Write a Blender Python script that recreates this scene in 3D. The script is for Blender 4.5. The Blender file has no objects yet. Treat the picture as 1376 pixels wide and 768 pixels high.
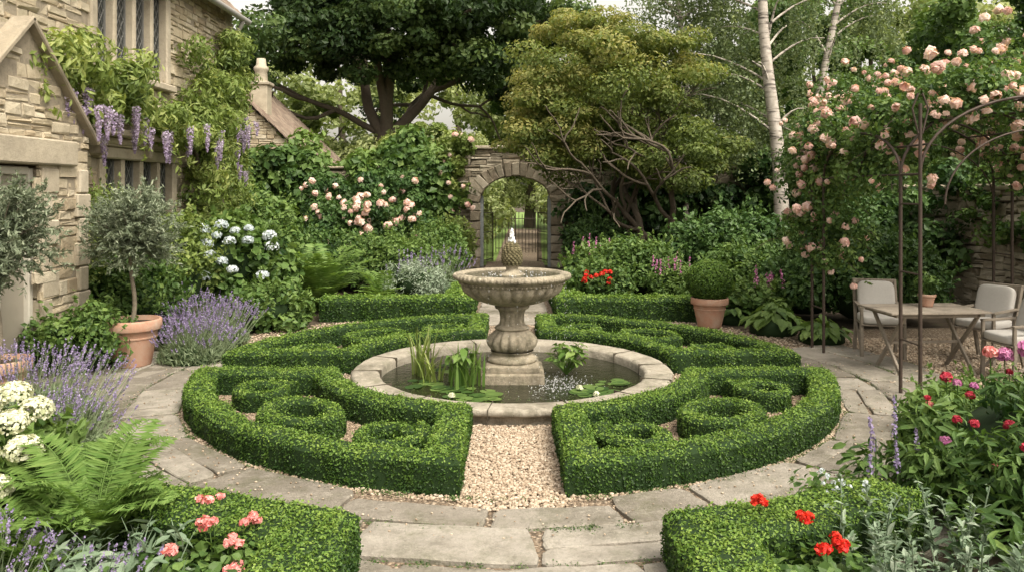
import bpy, math, numpy as np
R=np.random.default_rng(7)
pi=math.pi
sc=bpy.context.scene
# ---------------------------------------------------------------- helpers
def nrm(a): return a/(np.linalg.norm(a,axis=-1,keepdims=True)+1e-9)
class MB:
    def __init__(s): s.v=[];s.b=[];s.n=0
    def add(s,V,F,t=.5,m=0,sm=False):
        V=np.asarray(V,float).reshape(-1,3);F=np.asarray(F,int)
        if F.ndim==1:F=F[None]
        n=len(F)
        s.b.append((F+s.n,np.broadcast_to(np.asarray(t,float),(n,)),np.full(n,m),np.full(n,sm)))
        s.v.append(V);s.n+=len(V)
    def build(s,name,mats,parent=None):
        me=bpy.data.meshes.new(name)
        V=np.concatenate(s.v).astype(np.float32)
        me.vertices.add(len(V));me.vertices.foreach_set('co',V.ravel())
        lv=np.concatenate([b[0].ravel() for b in s.b]).astype(np.int32)
        sz=np.concatenate([np.full(len(b[0]),b[0].shape[1]) for b in s.b])
        st=np.concatenate([[0],np.cumsum(sz)[:-1]]).astype(np.int32)
        me.loops.add(len(lv));me.loops.foreach_set('vertex_index',lv)
        me.polygons.add(len(sz));me.polygons.foreach_set('loop_start',st)
        for m in (mats if isinstance(mats,(list,tuple)) else [mats]): me.materials.append(m)
        me.polygons.foreach_set('material_index',np.concatenate([b[2] for b in s.b]).astype(np.int32))
        me.polygons.foreach_set('use_smooth',np.concatenate([b[3] for b in s.b]))
        a=me.attributes.new('tint','FLOAT','FACE')
        a.data.foreach_set('value',np.clip(np.concatenate([b[1] for b in s.b]),0,1).astype(np.float32))
        me.update(calc_edges=True)
        o=bpy.data.objects.new(name,me);sc.collection.objects.link(o)
        if parent:o.parent=parent
        return o
def empty(name):
    o=bpy.data.objects.new(name,None);sc.collection.objects.link(o);o.empty_display_size=.2
    return o
_nd=nrm(np.random.default_rng(3).normal(0,1,(9,3)));_np=np.random.default_rng(4).uniform(0,6,9)
def noise(P,f):
    s=0
    for i in range(9): s=s+np.sin((P@_nd[i])*f*(1+.45*i)+_np[i])/(1+.3*i)
    return s/3.2
def leaves(mb,P,N,L,W,t=.5,m=0,spread=.7,fold=.15,droop=0,dirs=None,hi=False,dj=.3):
    n=len(P)
    if n==0:return
    nn=nrm(N+R.normal(0,spread,(n,3)))
    r=R.normal(0,1,(n,3)) if dirs is None else dirs+R.normal(0,dj,(n,3))
    r[:,2]-=droop
    a=nrm(r-(r*nn).sum(1,keepdims=True)*nn);b=np.cross(nn,a)
    s=R.uniform(.65,1.3,(n,1));L=np.reshape(L,(-1,1))*s;W=np.reshape(W,(-1,1))*s
    t=np.broadcast_to(t,(n,))
    if not hi:
        V=np.stack([P-a*L/2,P+b*W/2+nn*W*fold,P+a*L/2,P-b*W/2+nn*W*fold],1)
        mb.add(V,np.arange(4*n).reshape(n,4),t,m)
    else:
        f=nn*W*fold
        V=np.stack([P-a*L/2,P-a*L*.2+b*W*.5+f,P+a*L*.18+b*W*.4+f,P+a*L*.5-nn*L*.12,
                    P+a*L*.18-b*W*.4+f,P-a*L*.2-b*W*.5+f,P-a*L*.2,P+a*L*.18],1)
        o=(np.arange(n)*8)[:,None]
        T=np.concatenate([o+np.array([[0,1,6]]),o+np.array([[0,6,5]]),o+np.array([[2,3,7]]),o+np.array([[7,3,4]])])
        Q=np.concatenate([o+np.array([[1,2,7,6]]),o+np.array([[6,7,4,5]])])
        n0=mb.n
        mb.add(V,T,np.tile(t,4),m)
        mb.b.append((Q+n0,np.tile(t,2),np.full(2*n,m),np.full(2*n,False)))
def tube(mb,pts,rad,seg=7,t=.5,m=0):
    P=np.asarray(pts,float);n=len(P);rad=np.broadcast_to(np.asarray(rad,float),(n,))
    T=nrm(np.gradient(P,axis=0));ref=np.array([0,0,1.]) if abs(T[:,2]).mean()<.8 else np.array([1.,0,0])
    A=nrm(np.cross(T,ref));B=np.cross(T,A)
    th=np.linspace(0,2*pi,seg,endpoint=False)
    V=P[:,None]+rad[:,None,None]*(np.cos(th)[None,:,None]*A[:,None]+np.sin(th)[None,:,None]*B[:,None])
    i=np.arange(n-1)[:,None]*seg;j=np.arange(seg)[None];k=(j+1)%seg
    F=np.stack([i+j,i+k,i+seg+k,i+seg+j],-1).reshape(-1,4)
    mb.add(V.reshape(-1,3),F,t,m,True)
    mb.add(V[-1],np.arange(seg),t,m);mb.add(V[0],np.arange(seg)[::-1],t,m)
def lathe(mb,prof,c=(0,0,0),seg=64,mod=None,t=.5,m=0,sm=True):
    prof=np.asarray(prof,float);n=len(prof)
    th=np.linspace(0,2*pi,seg,endpoint=False)
    r=np.repeat(prof[:,:1],seg,1);z=np.repeat(prof[:,1:2],seg,1)
    if mod is not None:
        for i in range(n): r[i]*=mod(th,prof[i,1])
    V=np.stack([c[0]+r*np.cos(th),c[1]+r*np.sin(th),c[2]+z],-1)
    i=np.arange(n-1)[:,None]*seg;j=np.arange(seg)[None];k=(j+1)%seg
    F=np.stack([i+j,i+k,i+seg+k,i+seg+j],-1).reshape(-1,4)
    mb.add(V.reshape(-1,3),F,t,m,sm)
def rz(a): return np.array([[math.cos(a),-math.sin(a),0],[math.sin(a),math.cos(a),0],[0,0,1.]])
def ry(a): return np.array([[math.cos(a),0,math.sin(a)],[0,1.,0],[-math.sin(a),0,math.cos(a)]])
def rx(a): return np.array([[1.,0,0],[0,math.cos(a),-math.sin(a)],[0,math.sin(a),math.cos(a)]])
_C=[(x,y,z) for x in(-1,1) for y in(-1,1) for z in(-1,1)]
def _ci(s): return ((s[0]>0)*4+(s[1]>0)*2+(s[2]>0))
_BM=[];_BE=[];_BT=[]
for k in range(3):
    i,j=[q for q in range(3) if q!=k]
    for s in(-1,1):
        f=[]
        for a,b in((-1,-1),(1,-1),(1,1),(-1,1)):
            v=[0,0,0];v[k]=s;v[i]=a;v[j]=b;f.append(_ci(v)*3+k)
        _BM.append(f)
    for a in(-1,1):
        for b in(-1,1):
            v=[0,0,0];v[i]=a;v[j]=b;v[k]=-1;c0=_ci(v);v[k]=1;c1=_ci(v)
            _BE.append([c0*3+i,c1*3+i,c1*3+j,c0*3+j])
for c in range(8):_BT.append([c*3,c*3+1,c*3+2])
_BQ=np.array(_BM+_BE);_BT=np.array(_BT)
def box(mb,c,size,M=None,bev=.01,t=.5,m=0,jit=0):
    h=np.array(size,float)/2;V=[]
    bev=min(bev,h.min()*.45)
    for s in _C:
        jj=R.normal(0,jit,3) if jit else 0
        for k in range(3):
            p=np.array(s)*(h-bev);p[k]=s[k]*h[k];V.append(p+jj)
    V=np.array(V)
    if M is not None:V=V@np.asarray(M).T
    n0=mb.n
    mb.add(V+np.array(c),_BQ,t,m)
    mb.b.append((_BT+n0,np.full(8,float(t)),np.full(8,m),np.full(8,False)))
def beam(mb,a,b,w,h,t=.5,m=0,bev=.004):
    a=np.array(a,float);b=np.array(b,float);d=b-a;L=np.linalg.norm(d);d/=L
    ref=np.array([0,0,1.]) if abs(d[2])<.95 else np.array([0,1.,0])
    y=nrm(np.cross(ref,d));z=np.cross(d,y)
    box(mb,(a+b)/2,(L,w,h),np.stack([d,y,z],1),bev,t,m)
def blob(mb,c,size,M=None,e=.6,t=.5,m=0,nu=20,nv=12,wob=0):
    u=np.linspace(0,2*pi,nu,endpoint=False);v=np.linspace(-pi/2,pi/2,nv)
    f=lambda x:np.sign(x)*np.abs(x)**e
    U,Vv=np.meshgrid(u,v)
    P=np.stack([f(np.cos(Vv))*f(np.cos(U)),f(np.cos(Vv))*f(np.sin(U)),f(np.sin(Vv))],-1).reshape(-1,3)
    if wob:P=P*(1+wob*noise(P+np.array(c),3)[:,None])
    P=P*np.array(size)/2
    if M is not None:P=P@np.asarray(M).T
    i=np.arange(nv-1)[:,None]*nu;j=np.arange(nu)[None];k=(j+1)%nu
    F=np.stack([i+j,i+k,i+nu+k,i+nu+j],-1).reshape(-1,4)
    mb.add(P+np.array(c),F,t,m,True)
def scat(V,F,dens):
    V=np.asarray(V);T=np.concatenate([F[:,[0,1,2]],F[:,[0,2,3]]])
    a,b,c=V[T[:,0]],V[T[:,1]],V[T[:,2]];cr=np.cross(b-a,c-a);ar=np.linalg.norm(cr,axis=1)/2
    n=int(ar.sum()*dens);idx=R.choice(len(T),n,p=ar/ar.sum())
    u=R.uniform(0,1,(n,1));v=R.uniform(0,1,(n,1));s=(u+v)>1;u=np.where(s,1-u,u);v=np.where(s,1-v,v)
    return a[idx]+u*(b-a)[idx]+v*(c-a)[idx],nrm(cr)[idx]
# ---------------------------------------------------------------- materials
def newmat(name):
    m=bpy.data.materials.new(name);m.use_nodes=True;nt=m.node_tree
    for n in list(nt.nodes):nt.nodes.remove(n)
    out=nt.nodes.new('ShaderNodeOutputMaterial')
    b=nt.nodes.new('ShaderNodeBsdfPrincipled');nt.links.new(b.outputs[0],out.inputs[0])
    return m,nt,b,out
def ramp(nt,src,stops):
    r=nt.nodes.new('ShaderNodeValToRGB');e=r.color_ramp.elements
    e[0].position=stops[0][0];e[0].color=(*stops[0][1],1);e[1].position=stops[-1][0];e[1].color=(*stops[-1][1],1)
    for p,c in stops[1:-1]:
        x=e.new(p);x.color=(*c,1)
    nt.links.new(src,r.inputs[0]);return r.outputs[0]
def nz(nt,scale,detail=5,vec=None,rough=.6):
    n=nt.nodes.new('ShaderNodeTexNoise');n.inputs['Scale'].default_value=scale;n.inputs['Detail'].default_value=detail
    n.inputs['Roughness'].default_value=rough
    if vec is None:
        g=nt.nodes.new('ShaderNodeNewGeometry');vec=g.outputs['Position']
    nt.links.new(vec,n.inputs['Vector']);return n.outputs['Fac']
def math_(nt,op,a,b):
    n=nt.nodes.new('ShaderNodeMath');n.operation=op
    for i,x in enumerate((a,b)):
        if isinstance(x,(int,float)):n.inputs[i].default_value=x
        else:nt.links.new(x,n.inputs[i])
    return n.outputs[0]
def mixc(nt,fac,a,b,mode='MIX'):
    n=nt.nodes.new('ShaderNodeMix');n.data_type='RGBA';n.blend_type=mode
    for s,x in((0,fac),(6,a),(7,b)):
        if isinstance(x,(int,float)):n.inputs[s].default_value=x
        elif isinstance(x,tuple):n.inputs[s].default_value=(*x,1)
        else:nt.links.new(x,n.inputs[s])
    return n.outputs[2]
def tintn(nt):
    a=nt.nodes.new('ShaderNodeAttribute');a.attribute_name='tint';return a.outputs['Fac']
def bump(nt,b,h,s,d=.02):
    n=nt.nodes.new('ShaderNodeBump');n.inputs['Strength'].default_value=s;n.inputs['Distance'].default_value=d
    nt.links.new(h,n.inputs['Height']);nt.links.new(n.outputs[0],b.inputs['Normal'])
def leafmat(name,c0,c1,c2,trans=.3,rough=.5,spec=.3):
    m,nt,b,out=newmat(name)
    col=ramp(nt,tintn(nt),[(0,c0),(.5,c1),(1,c2)])
    nt.links.new(col,b.inputs['Base Color']);b.inputs['Roughness'].default_value=rough
    b.inputs['Specular IOR Level'].default_value=spec
    if trans:
        tr=nt.nodes.new('ShaderNodeBsdfTranslucent');mx=nt.nodes.new('ShaderNodeMixShader');mx.inputs[0].default_value=trans
        tc=mixc(nt,1.0,col,(1.0,1.0,.55),'MULTIPLY')
        nt.links.new(tc,tr.inputs[0]);nt.links.new(b.outputs[0],mx.inputs[1]);nt.links.new(tr.outputs[0],mx.inputs[2])
        nt.links.new(mx.outputs[0],out.inputs[0])
    return m
def stonemat(name,c0,c1,c2,sc1=6,dirt=(.09,.08,.06),dirtamt=.5,bs=.5,mossamt=0,rough=.9,big=0):
    m,nt,b,out=newmat(name)
    v=math_(nt,'ADD',math_(nt,'MULTIPLY',tintn(nt),.65),math_(nt,'MULTIPLY',nz(nt,sc1,8),.45))
    col=ramp(nt,v,[(.15,c0),(.5,c1),(.95,c2)])
    f=ramp(nt,nz(nt,sc1*.45,8,rough=.75),[(.45,(0,0,0)),(.68,(1,1,1))])
    col=mixc(nt,math_(nt,'MULTIPLY',f,dirtamt),col,dirt)
    sp=ramp(nt,nz(nt,38,6,rough=.8),[(.52,(0,0,0)),(.7,(1,1,1))])
    col=mixc(nt,math_(nt,'MULTIPLY',sp,.4),col,dirt)
    if mossamt:
        f2=ramp(nt,nz(nt,2.7,9,rough=.8),[(.5,(0,0,0)),(.66,(1,1,1))])
        col=mixc(nt,math_(nt,'MULTIPLY',f2,mossamt),col,(.09,.095,.045))
    if big:
        f3=ramp(nt,nz(nt,7,10,rough=.85),[(.52,(0,0,0)),(.6,(1,1,1))])
        col=mixc(nt,math_(nt,'MULTIPLY',f3,big),col,tuple(min(1,x*1.25) for x in c2))
    nt.links.new(col,b.inputs['Base Color']);b.inputs['Roughness'].default_value=rough;b.inputs['Specular IOR Level'].default_value=.25
    bump(nt,b,math_(nt,'ADD',nz(nt,14,8,rough=.7),math_(nt,'MULTIPLY',nz(nt,70,4),.35)),bs,.02)
    return m
def plain(name,c,rough=.7,metal=0,var=.25,sc1=12,bs=.2):
    m,nt,b,out=newmat(name)
    v=ramp(nt,nz(nt,sc1,6),[(.25,tuple(x*(1-var) for x in c)),(.75,tuple(min(1,x*(1+var)) for x in c))])
    v=mixc(nt,1.0,v,ramp(nt,tintn(nt),[(0,(.6,.6,.6)),(.5,(1,1,1)),(1,(1.35,1.35,1.35))]),'MULTIPLY')
    nt.links.new(v,b.inputs['Base Color']);b.inputs['Roughness'].default_value=rough;b.inputs['Metallic'].default_value=metal
    if bs:bump(nt,b,nz(nt,sc1*4,5),bs,.01)
    return m
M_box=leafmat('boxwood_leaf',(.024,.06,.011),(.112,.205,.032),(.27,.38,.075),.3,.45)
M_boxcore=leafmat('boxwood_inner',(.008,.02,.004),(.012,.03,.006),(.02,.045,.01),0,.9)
M_dark=leafmat('dark_leaf',(.014,.038,.011),(.045,.1,.028),(.11,.19,.055),.3,.45)
M_mid=leafmat('mid_leaf',(.024,.062,.016),(.085,.157,.037),(.2,.295,.08),.35,.5)
M_light=leafmat('light_leaf',(.07,.112,.027),(.2,.275,.068),(.4,.45,.155),.4,.5)
M_oak=leafmat('oak_leaf',(.018,.04,.012),(.062,.112,.033),(.165,.23,.072),.35,.5)
M_far=leafmat('far_leaf',(.08,.11,.045),(.225,.285,.105),(.43,.48,.23),.45,.6)
M_maple=leafmat('maple_leaf',(.055,.088,.022),(.17,.225,.056),(.4,.37,.13),.45,.5)
M_birch=leafmat('birch_leaf',(.06,.095,.045),(.16,.215,.095),(.3,.36,.19),.4,.5)
M_olive=leafmat('olive_leaf',(.07,.095,.055),(.17,.21,.13),(.38,.42,.3),.2,.5)
M_grey=leafmat('silver_leaf',(.07,.12,.06),(.16,.225,.14),(.34,.4,.3),.2,.7)
M_fern=leafmat('fern_leaf',(.035,.085,.018),(.12,.22,.045),(.25,.355,.1),.4,.5)
M_lavst=leafmat('lavender_stem',(.07,.11,.05),(.16,.21,.11),(.28,.33,.21),.2,.6)
M_lav=leafmat('lavender_bloom',(.13,.1,.2),(.26,.21,.36),(.44,.38,.55),.2,.7)
M_wis=leafmat('wisteria_bloom',(.25,.17,.34),(.42,.34,.5),(.65,.58,.72),.3,.6)
M_white=leafmat('cream_petal',(.34,.38,.2),(.62,.63,.44),(.78,.77,.64),.2,.6)
M_hyd=leafmat('hydrangea_petal',(.3,.38,.38),(.5,.57,.6),(.7,.74,.78),.2,.6)
M_pink=leafmat('rose_petal',(.66,.36,.33),(.82,.58,.52),(.9,.75,.68),.3,.5)
M_cor=leafmat('coral_petal',(.6,.13,.13),(.76,.27,.26),(.84,.45,.41),.25,.5)
M_red=leafmat('red_petal',(.35,.005,.005),(.62,.018,.012),(.75,.07,.035),.2,.5)
M_crim=leafmat('crimson_petal',(.2,.01,.025),(.45,.025,.05),(.62,.1,.14),.2,.5)
M_mag=leafmat('magenta_petal',(.35,.08,.25),(.55,.2,.4),(.75,.42,.6),.2,.5)
M_bark=stonemat('bark',(.05,.04,.03),(.1,.08,.06),(.17,.14,.1),9,bs=1)
M_barkpale=stonemat('olive_bark',(.13,.11,.08),(.22,.19,.14),(.3,.26,.2),20,bs=.8)
M_house=stonemat('cotswold_stone',(.31,.245,.16),(.45,.38,.265),(.58,.52,.4),5,(.22,.18,.13),.5,.8,0,.9,.25)
M_ash=stonemat('ashlar_stone',(.3,.255,.185),(.42,.365,.275),(.54,.48,.375),4,(.19,.165,.125),.55,.5,0,.9,.15)
M_mort=stonemat('mortar',(.24,.2,.145),(.3,.255,.19),(.35,.31,.24),15)
M_wall=stonemat('old_wall_stone',(.2,.16,.115),(.34,.29,.215),(.48,.43,.34),5,(.09,.08,.05),.55,.8,.35,.9,.2)
M_wallm=stonemat('old_wall_joint',(.06,.05,.035),(.1,.085,.06),(.14,.12,.09),15)
M_flag=stonemat('flagstone',(.14,.122,.1),(.25,.224,.185),(.37,.34,.29),2.5,(.095,.085,.06),.85,1.0,.55,.9,.28)
M_fount=stonemat('fountain_stone',(.21,.175,.125),(.34,.295,.22),(.47,.42,.335),9,(.07,.062,.042),.95,.9,.45,.9,.22)
M_rim=stonemat('pool_stone',(.23,.2,.155),(.34,.305,.245),(.47,.43,.355),5,(.1,.09,.062),.9,.9,.5,.9,.3)
M_tile=stonemat('stone_tile',(.15,.105,.08),(.24,.18,.14),(.34,.27,.21),8,bs=.6,mossamt=.2)
M_peb=stonemat('pebble',(.17,.12,.08),(.36,.28,.2),(.62,.53,.42),30,dirtamt=.15,bs=.1)
M_terra=stonemat('terracotta',(.28,.135,.09),(.39,.21,.14),(.48,.31,.22),7,(.42,.36,.29),.6,.3)
M_wood=stonemat('weathered_wood',(.14,.12,.095),(.23,.195,.155),(.33,.29,.235),14,bs=.4)
M_iron=plain('rusted_iron',(.055,.038,.028),.6,.3,.4,30)
M_gate=plain('grey_gate_paint',(.24,.26,.26),.6,0,.2)
M_cush=plain('linen_cushion',(.43,.41,.38),.9,0,.06,40,.3)
M_frame=plain('door_paint',(.5,.47,.4),.5,0,.08)
M_panel=plain('door_panel',(.3,.27,.22),.35,0,.12,2)
M_lead=plain('window_lead',(.2,.2,.19),.5,.3,.1)
M_gut=plain('gutter',(.3,.29,.27),.5,0,.1)
m,nt,b,o=newmat('window_glass');b.inputs['Base Color'].default_value=(.04,.045,.045,1);b.inputs['Roughness'].default_value=.08
bump(nt,b,nz(nt,7,2),.25,.02);M_glass=m
m,nt,b,o=newmat('pond_water');b.inputs['Base Color'].default_value=(.018,.02,.01,1);b.inputs['Roughness'].default_value=.03;b.inputs['IOR'].default_value=1.33
bump(nt,b,math_(nt,'ADD',nz(nt,9,3),math_(nt,'MULTIPLY',nz(nt,34,3),.6)),.4,.02);M_water=m
m,nt,b,o=newmat('water_spray');b.inputs['Base Color'].default_value=(.8,.82,.83,1);b.inputs['Roughness'].default_value=.2;M_foam=m
def ground_mat(name,stops,s1,vor=None,bs=.6):
    m,nt,b,o=newmat(name)
    col=ramp(nt,nz(nt,s1,8,rough=.7),stops)
    if vor:
        g=nt.nodes.new('ShaderNodeNewGeometry');v=nt.nodes.new('ShaderNodeTexVoronoi');v.inputs['Scale'].default_value=vor
        nt.links.new(g.outputs['Position'],v.inputs['Vector'])
        bw=nt.nodes.new('ShaderNodeRGBToBW');nt.links.new(v.outputs['Color'],bw.inputs[0])
        col=ramp(nt,bw.outputs[0],stops)
        col=mixc(nt,ramp(nt,v.outputs['Distance'],[(.35,(0,0,0)),(.75,(1,1,1))]),col,(.1,.075,.05))
        inv=math_(nt,'SUBTRACT',1.0,v.outputs['Distance']);bump(nt,b,inv,.8,.02)
    else: bump(nt,b,nz(nt,25,6),bs,.03)
    nt.links.new(col,b.inputs['Base Color']);b.inputs['Roughness'].default_value=.95
    return m
M_soil=ground_mat('soil',[(.3,(.035,.025,.015)),(.6,(.07,.05,.03)),(.8,(.06,.08,.03))],3)
M_grav=ground_mat('gravel_bed',[(.2,(.14,.1,.065)),(.5,(.27,.2,.135)),(.85,(.42,.34,.25))],4,45)
M_grass=ground_mat('lawn_grass',[(.3,(.1,.17,.03)),(.7,(.2,.29,.07))],6)
CY=8.9
# ---------------------------------------------------------------- ground
mb=MB();s=250
mb.add([(-s,-s,0),(s,-s,0),(s,s,0),(-s,s,0)],[0,1,2,3]);mb.build('ground',M_soil)
mb=MB();mb.add([(-9,22.9,.006),(9,22.9,.006),(30,80,.006),(-30,80,.006)],[0,1,2,3]);mb.build('lawn',M_grass)
def disc(name,r,z,mat,c=(0,CY),seg=96):
    mb=MB();th=np.linspace(0,2*pi,seg,endpoint=False)
    mb.add(np.stack([c[0]+r*np.cos(th),c[1]+r*np.sin(th),np.full(seg,z)],1),np.arange(seg));return mb.build(name,mat)
disc('gravel',4.9,.004,M_grav)
mb=MB();mb.add([(-.75,12,.008),(.75,12,.008),(.95,24,.008),(-.75,24,.008)],[0,1,2,3])
mb.add([(-.5,24,.012),(.9,24,.012),(1.6,45,.012),(-.2,45,.012)],[0,1,2,3])
mb.add([(4.3,6.6,.009),(8,6.2,.009),(8,12.5,.009),(4.0,12.2,.009)],[0,1,2,3]);mb.build('gravel_path',M_grav)
mb=MB()
def slab(mb,q,z,th,bev,t,m=0):
    q=np.array(q,float);c=q.mean(0);q=c+(q-c)*(1-.013/np.linalg.norm(q-c,axis=1,keepdims=True).mean()*1.4)
    q+=R.normal(0,.012,q.shape)
    pts=[]
    for i in range(4):
        a,b_=q[i],q[(i+1)%4]
        for k in range(5):
            p=a+(b_-a)*k/5
            if k: p=p+R.normal(0,.007,2)
            else: p=p+(c-p)/np.linalg.norm(c-p)*R.uniform(.005,.04)
            pts.append(p)
    q=np.array(pts);n=len(q)
    zz=z+th+R.normal(0,.003)+R.normal(0,.0015,n)
    qi=c+(q-c)*(1-bev/np.linalg.norm(q-c,axis=1,keepdims=True)*1.4)
    V=np.concatenate([np.c_[q,np.full(n,z-.01)],np.c_[q,zz-bev*.6],np.c_[qi,zz]])
    F=[[i,(i+1)%n,n+(i+1)%n,n+i] for i in range(n)]+[[n+i,n+(i+1)%n,2*n+(i+1)%n,2*n+i] for i in range(n)]
    n0=mb.n;mb.add(V,F,t,m)
    mb.b.append((np.arange(2*n,3*n)[None]+n0,np.array([t]),np.array([m]),np.array([False])))
rings=[3.45,3.94,4.44,4.97,5.5,6.1]
for k in range(5):
    r0,r1=rings[k],rings[k+1];a=-pi+R.uniform(0,.1)-.25
    if k==1:a=-pi/2-.03-2.2
    while a<pi+.2:
        da=R.uniform(.5,1.15)/r0;am=a+da/2;x=math.cos(am)*r0;y=math.sin(am)*r0
        ok=y<1.2 if x<0 else y<1.8
        if k>=3: ok=ok and abs(x)>3.2 and (x<0 and y>-1.5 or (x>0 and k<3))
        if ok:
            ra0=r0
            if k==0 and abs(x)<.62: ra0=3.62
            q=[(r*math.cos(b),CY+r*math.sin(b)) for r,b in((ra0,a),(ra0,a+da),(r1,a+da),(r1,a))]
            if R.random()<.22 and da*r0>.7 and ra0==r0:
                rm=(r0+r1)/2+R.uniform(-.05,.05)
                for ra,rb in((r0,rm),(rm,r1)):
                    slab(mb,[(r*math.cos(b),CY+r*math.sin(b)) for r,b in((ra,a),(ra,a+da),(rb,a+da),(rb,a))],.006,.028,.012,R.uniform(.0,1))
            else: slab(mb,q,.006,.028,.012,R.uniform(.0,1))
        a+=da
yy=4.45
while yy>1.5:
    h=R.uniform(.42,.6);xx=-1.0+R.uniform(-.3,.1)
    while xx<1.2:
        w=R.uniform(.55,.95)
        slab(mb,[(xx,yy-h),(xx+w,yy-h),(xx+w,yy),(xx,yy)],.004,.026,.012,R.uniform(.0,1));xx+=w
    yy-=h
yy=12.6
while yy<22:
    h=R.uniform(.5,.7);xx=-.6;w=R.uniform(.4,.8)
    slab(mb,[(xx,yy),(xx+w,yy),(xx+w,yy+h),(xx,yy+h)],.008,.02,.012,R.uniform(.2,.85))
    slab(mb,[(xx+w,yy),(.62,yy),(.62,yy+h),(xx+w,yy+h)],.008,.02,.012,R.uniform(.2,.85))
    yy+=h
mb.build('paving',M_flag)
mb=MB()
for k,r0 in enumerate(rings[:4]):
    for _ in range(230):
        a=R.uniform(-pi-.2,.2);c=np.array([r0*math.cos(a),CY+r0*math.sin(a),.03]);n=R.integers(6,30)
        P=c+R.normal(0,.026,(n,3))*np.array([1,1,.3]);P[:,2]=np.abs(P[:,2]-.03)+.022;leaves(mb,P,np.tile([0,0,1.],(n,1)),.015,.009,R.normal(.35,.2,n),0,.6)
mb.build('joint_moss',M_mid)
ph=(1+5**.5)/2
IV=nrm(np.array([(-1,ph,0),(1,ph,0),(-1,-ph,0),(1,-ph,0),(0,-1,ph),(0,1,ph),(0,-1,-ph),(0,1,-ph),(ph,0,-1),(ph,0,1),(-ph,0,-1),(-ph,0,1)],float))
IF=np.array([(0,11,5),(0,5,1),(0,1,7),(0,7,10),(0,10,11),(1,5,9),(5,11,4),(11,10,2),(10,7,6),(7,1,8),(3,9,4),(3,4,2),(3,2,6),(3,6,8),(3,8,9),(4,9,5),(2,4,11),(6,2,10),(8,6,7),(9,8,1)])
def pebbles(mb,P,size,ts=1.):
    n=len(P);S=size*R.uniform(.6,1.4,(n,1,1))*R.uniform(.7,1.3,(n,1,3));S[...,2]*=.65
    V=IV[None]*S;a=R.uniform(0,6.3,n);c,s_=np.cos(a)[:,None],np.sin(a)[:,None]
    V=np.stack([V[...,0]*c-V[...,1]*s_,V[...,0]*s_+V[...,1]*c,V[...,2]],-1)+P[:,None]
    V+=R.normal(0,size*.08,V.shape)
    F=(IF[None]+(np.arange(n)*12)[:,None,None]).reshape(-1,3)
    mb.add(V.reshape(-1,3),F,np.repeat(R.beta(2,2,n)*ts,20),0,True)
mb=MB()
def ringpts(n,r0,r1):
    r=np.sqrt(R.uniform(r0*r0,r1*r1,n));a=R.uniform(0,2*pi,n);return r*np.cos(a),r*np.sin(a)
x,y=ringpts(86000,1.74,3.46);r=np.hypot(x,y)
bad=((r>3.12)&(r<3.34)&(abs(x)>.42)&(abs(y)>.42))
keep=~bad&((y<-.3)|(R.uniform(0,1,len(x))<.4))
x,y,r=x[keep],y[keep],r[keep]
inbed=np.where((r>1.95)&(r<3.2)&(abs(x)>.42)&(abs(y)>.42),.45,1.)
pebbles(mb,np.c_[x,y+CY,R.uniform(.004,.016,len(x))],.0125,inbed)
x=R.uniform(-.38,.38,4500);y=R.uniform(5.28,7.2,4500)
pebbles(mb,np.c_[x,y,R.uniform(.014,.024,4500)],.013)
x,y=ringpts(14000,3.5,4.9);k=(y>1.0);x,y=x[k],y[k]
pebbles(mb,np.c_[x,y+CY,R.uniform(.006,.016,len(x))],.016)
x=R.uniform(4.2,6.8,12000);y=R.uniform(6.6,11.5,12000)
pebbles(mb,np.c_[x,y,R.uniform(.01,.02,12000)],.016)
x,y=ringpts(900,3.46,4.1);k=y<1.0;pebbles(mb,np.c_[x[k],y[k]+CY,np.full(k.sum(),.04)],.008)
mb.build('gravel_stones',M_peb)
# ---------------------------------------------------------------- hedges
def hedge_mesh(line,w,h,closed):
    P=np.asarray(line,float)
    if closed:
        d0=nrm(P-np.roll(P,1,0));d1=nrm(np.roll(P,-1,0)-P)
    else:
        e=nrm(np.diff(P,axis=0));d0=np.r_[e[:1],e];d1=np.r_[e,e[-1:]]
    n0=np.c_[-d0[:,1],d0[:,0]];n1=np.c_[-d1[:,1],d1[:,0]];m=nrm(n0+n1);c=np.clip((m*n1).sum(1),.6,1)[:,None];m=m/c
    e_=min(.05,w*.3)
    prof=[(-1,0,0),(-1,0,.5),(-1,0,.86),(-1,e_,1),(-.3,0,1.015),(.3,0,1.015),(1,-e_,1),(1,0,.86),(1,0,.5),(1,0,0)]
    rows=[]
    for s_,ins,z in prof:
        q=P+m*(s_*w+ins);rows.append(np.c_[q,np.full(len(P),z*h)])
    V=np.stack(rows,1);k=len(prof);n=len(P)
    V=V.reshape(-1,3)
    nn=noise(V,5.)[:,None]*.015
    V=V+nn*np.array([1,1,.8])
    F=[]
    for i in range(n if closed else n-1):
        j=(i+1)%n
        for q in range(k-1):F.append([i*k+q,j*k+q,j*k+q+1,i*k+q+1])
    if not closed:
        for i in(0,n-1):
            for a in range(k//2-1):F.append([i*k+a,i*k+a+1,i*k+k-2-a,i*k+k-1-a])
    return V,np.array(F)
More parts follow.
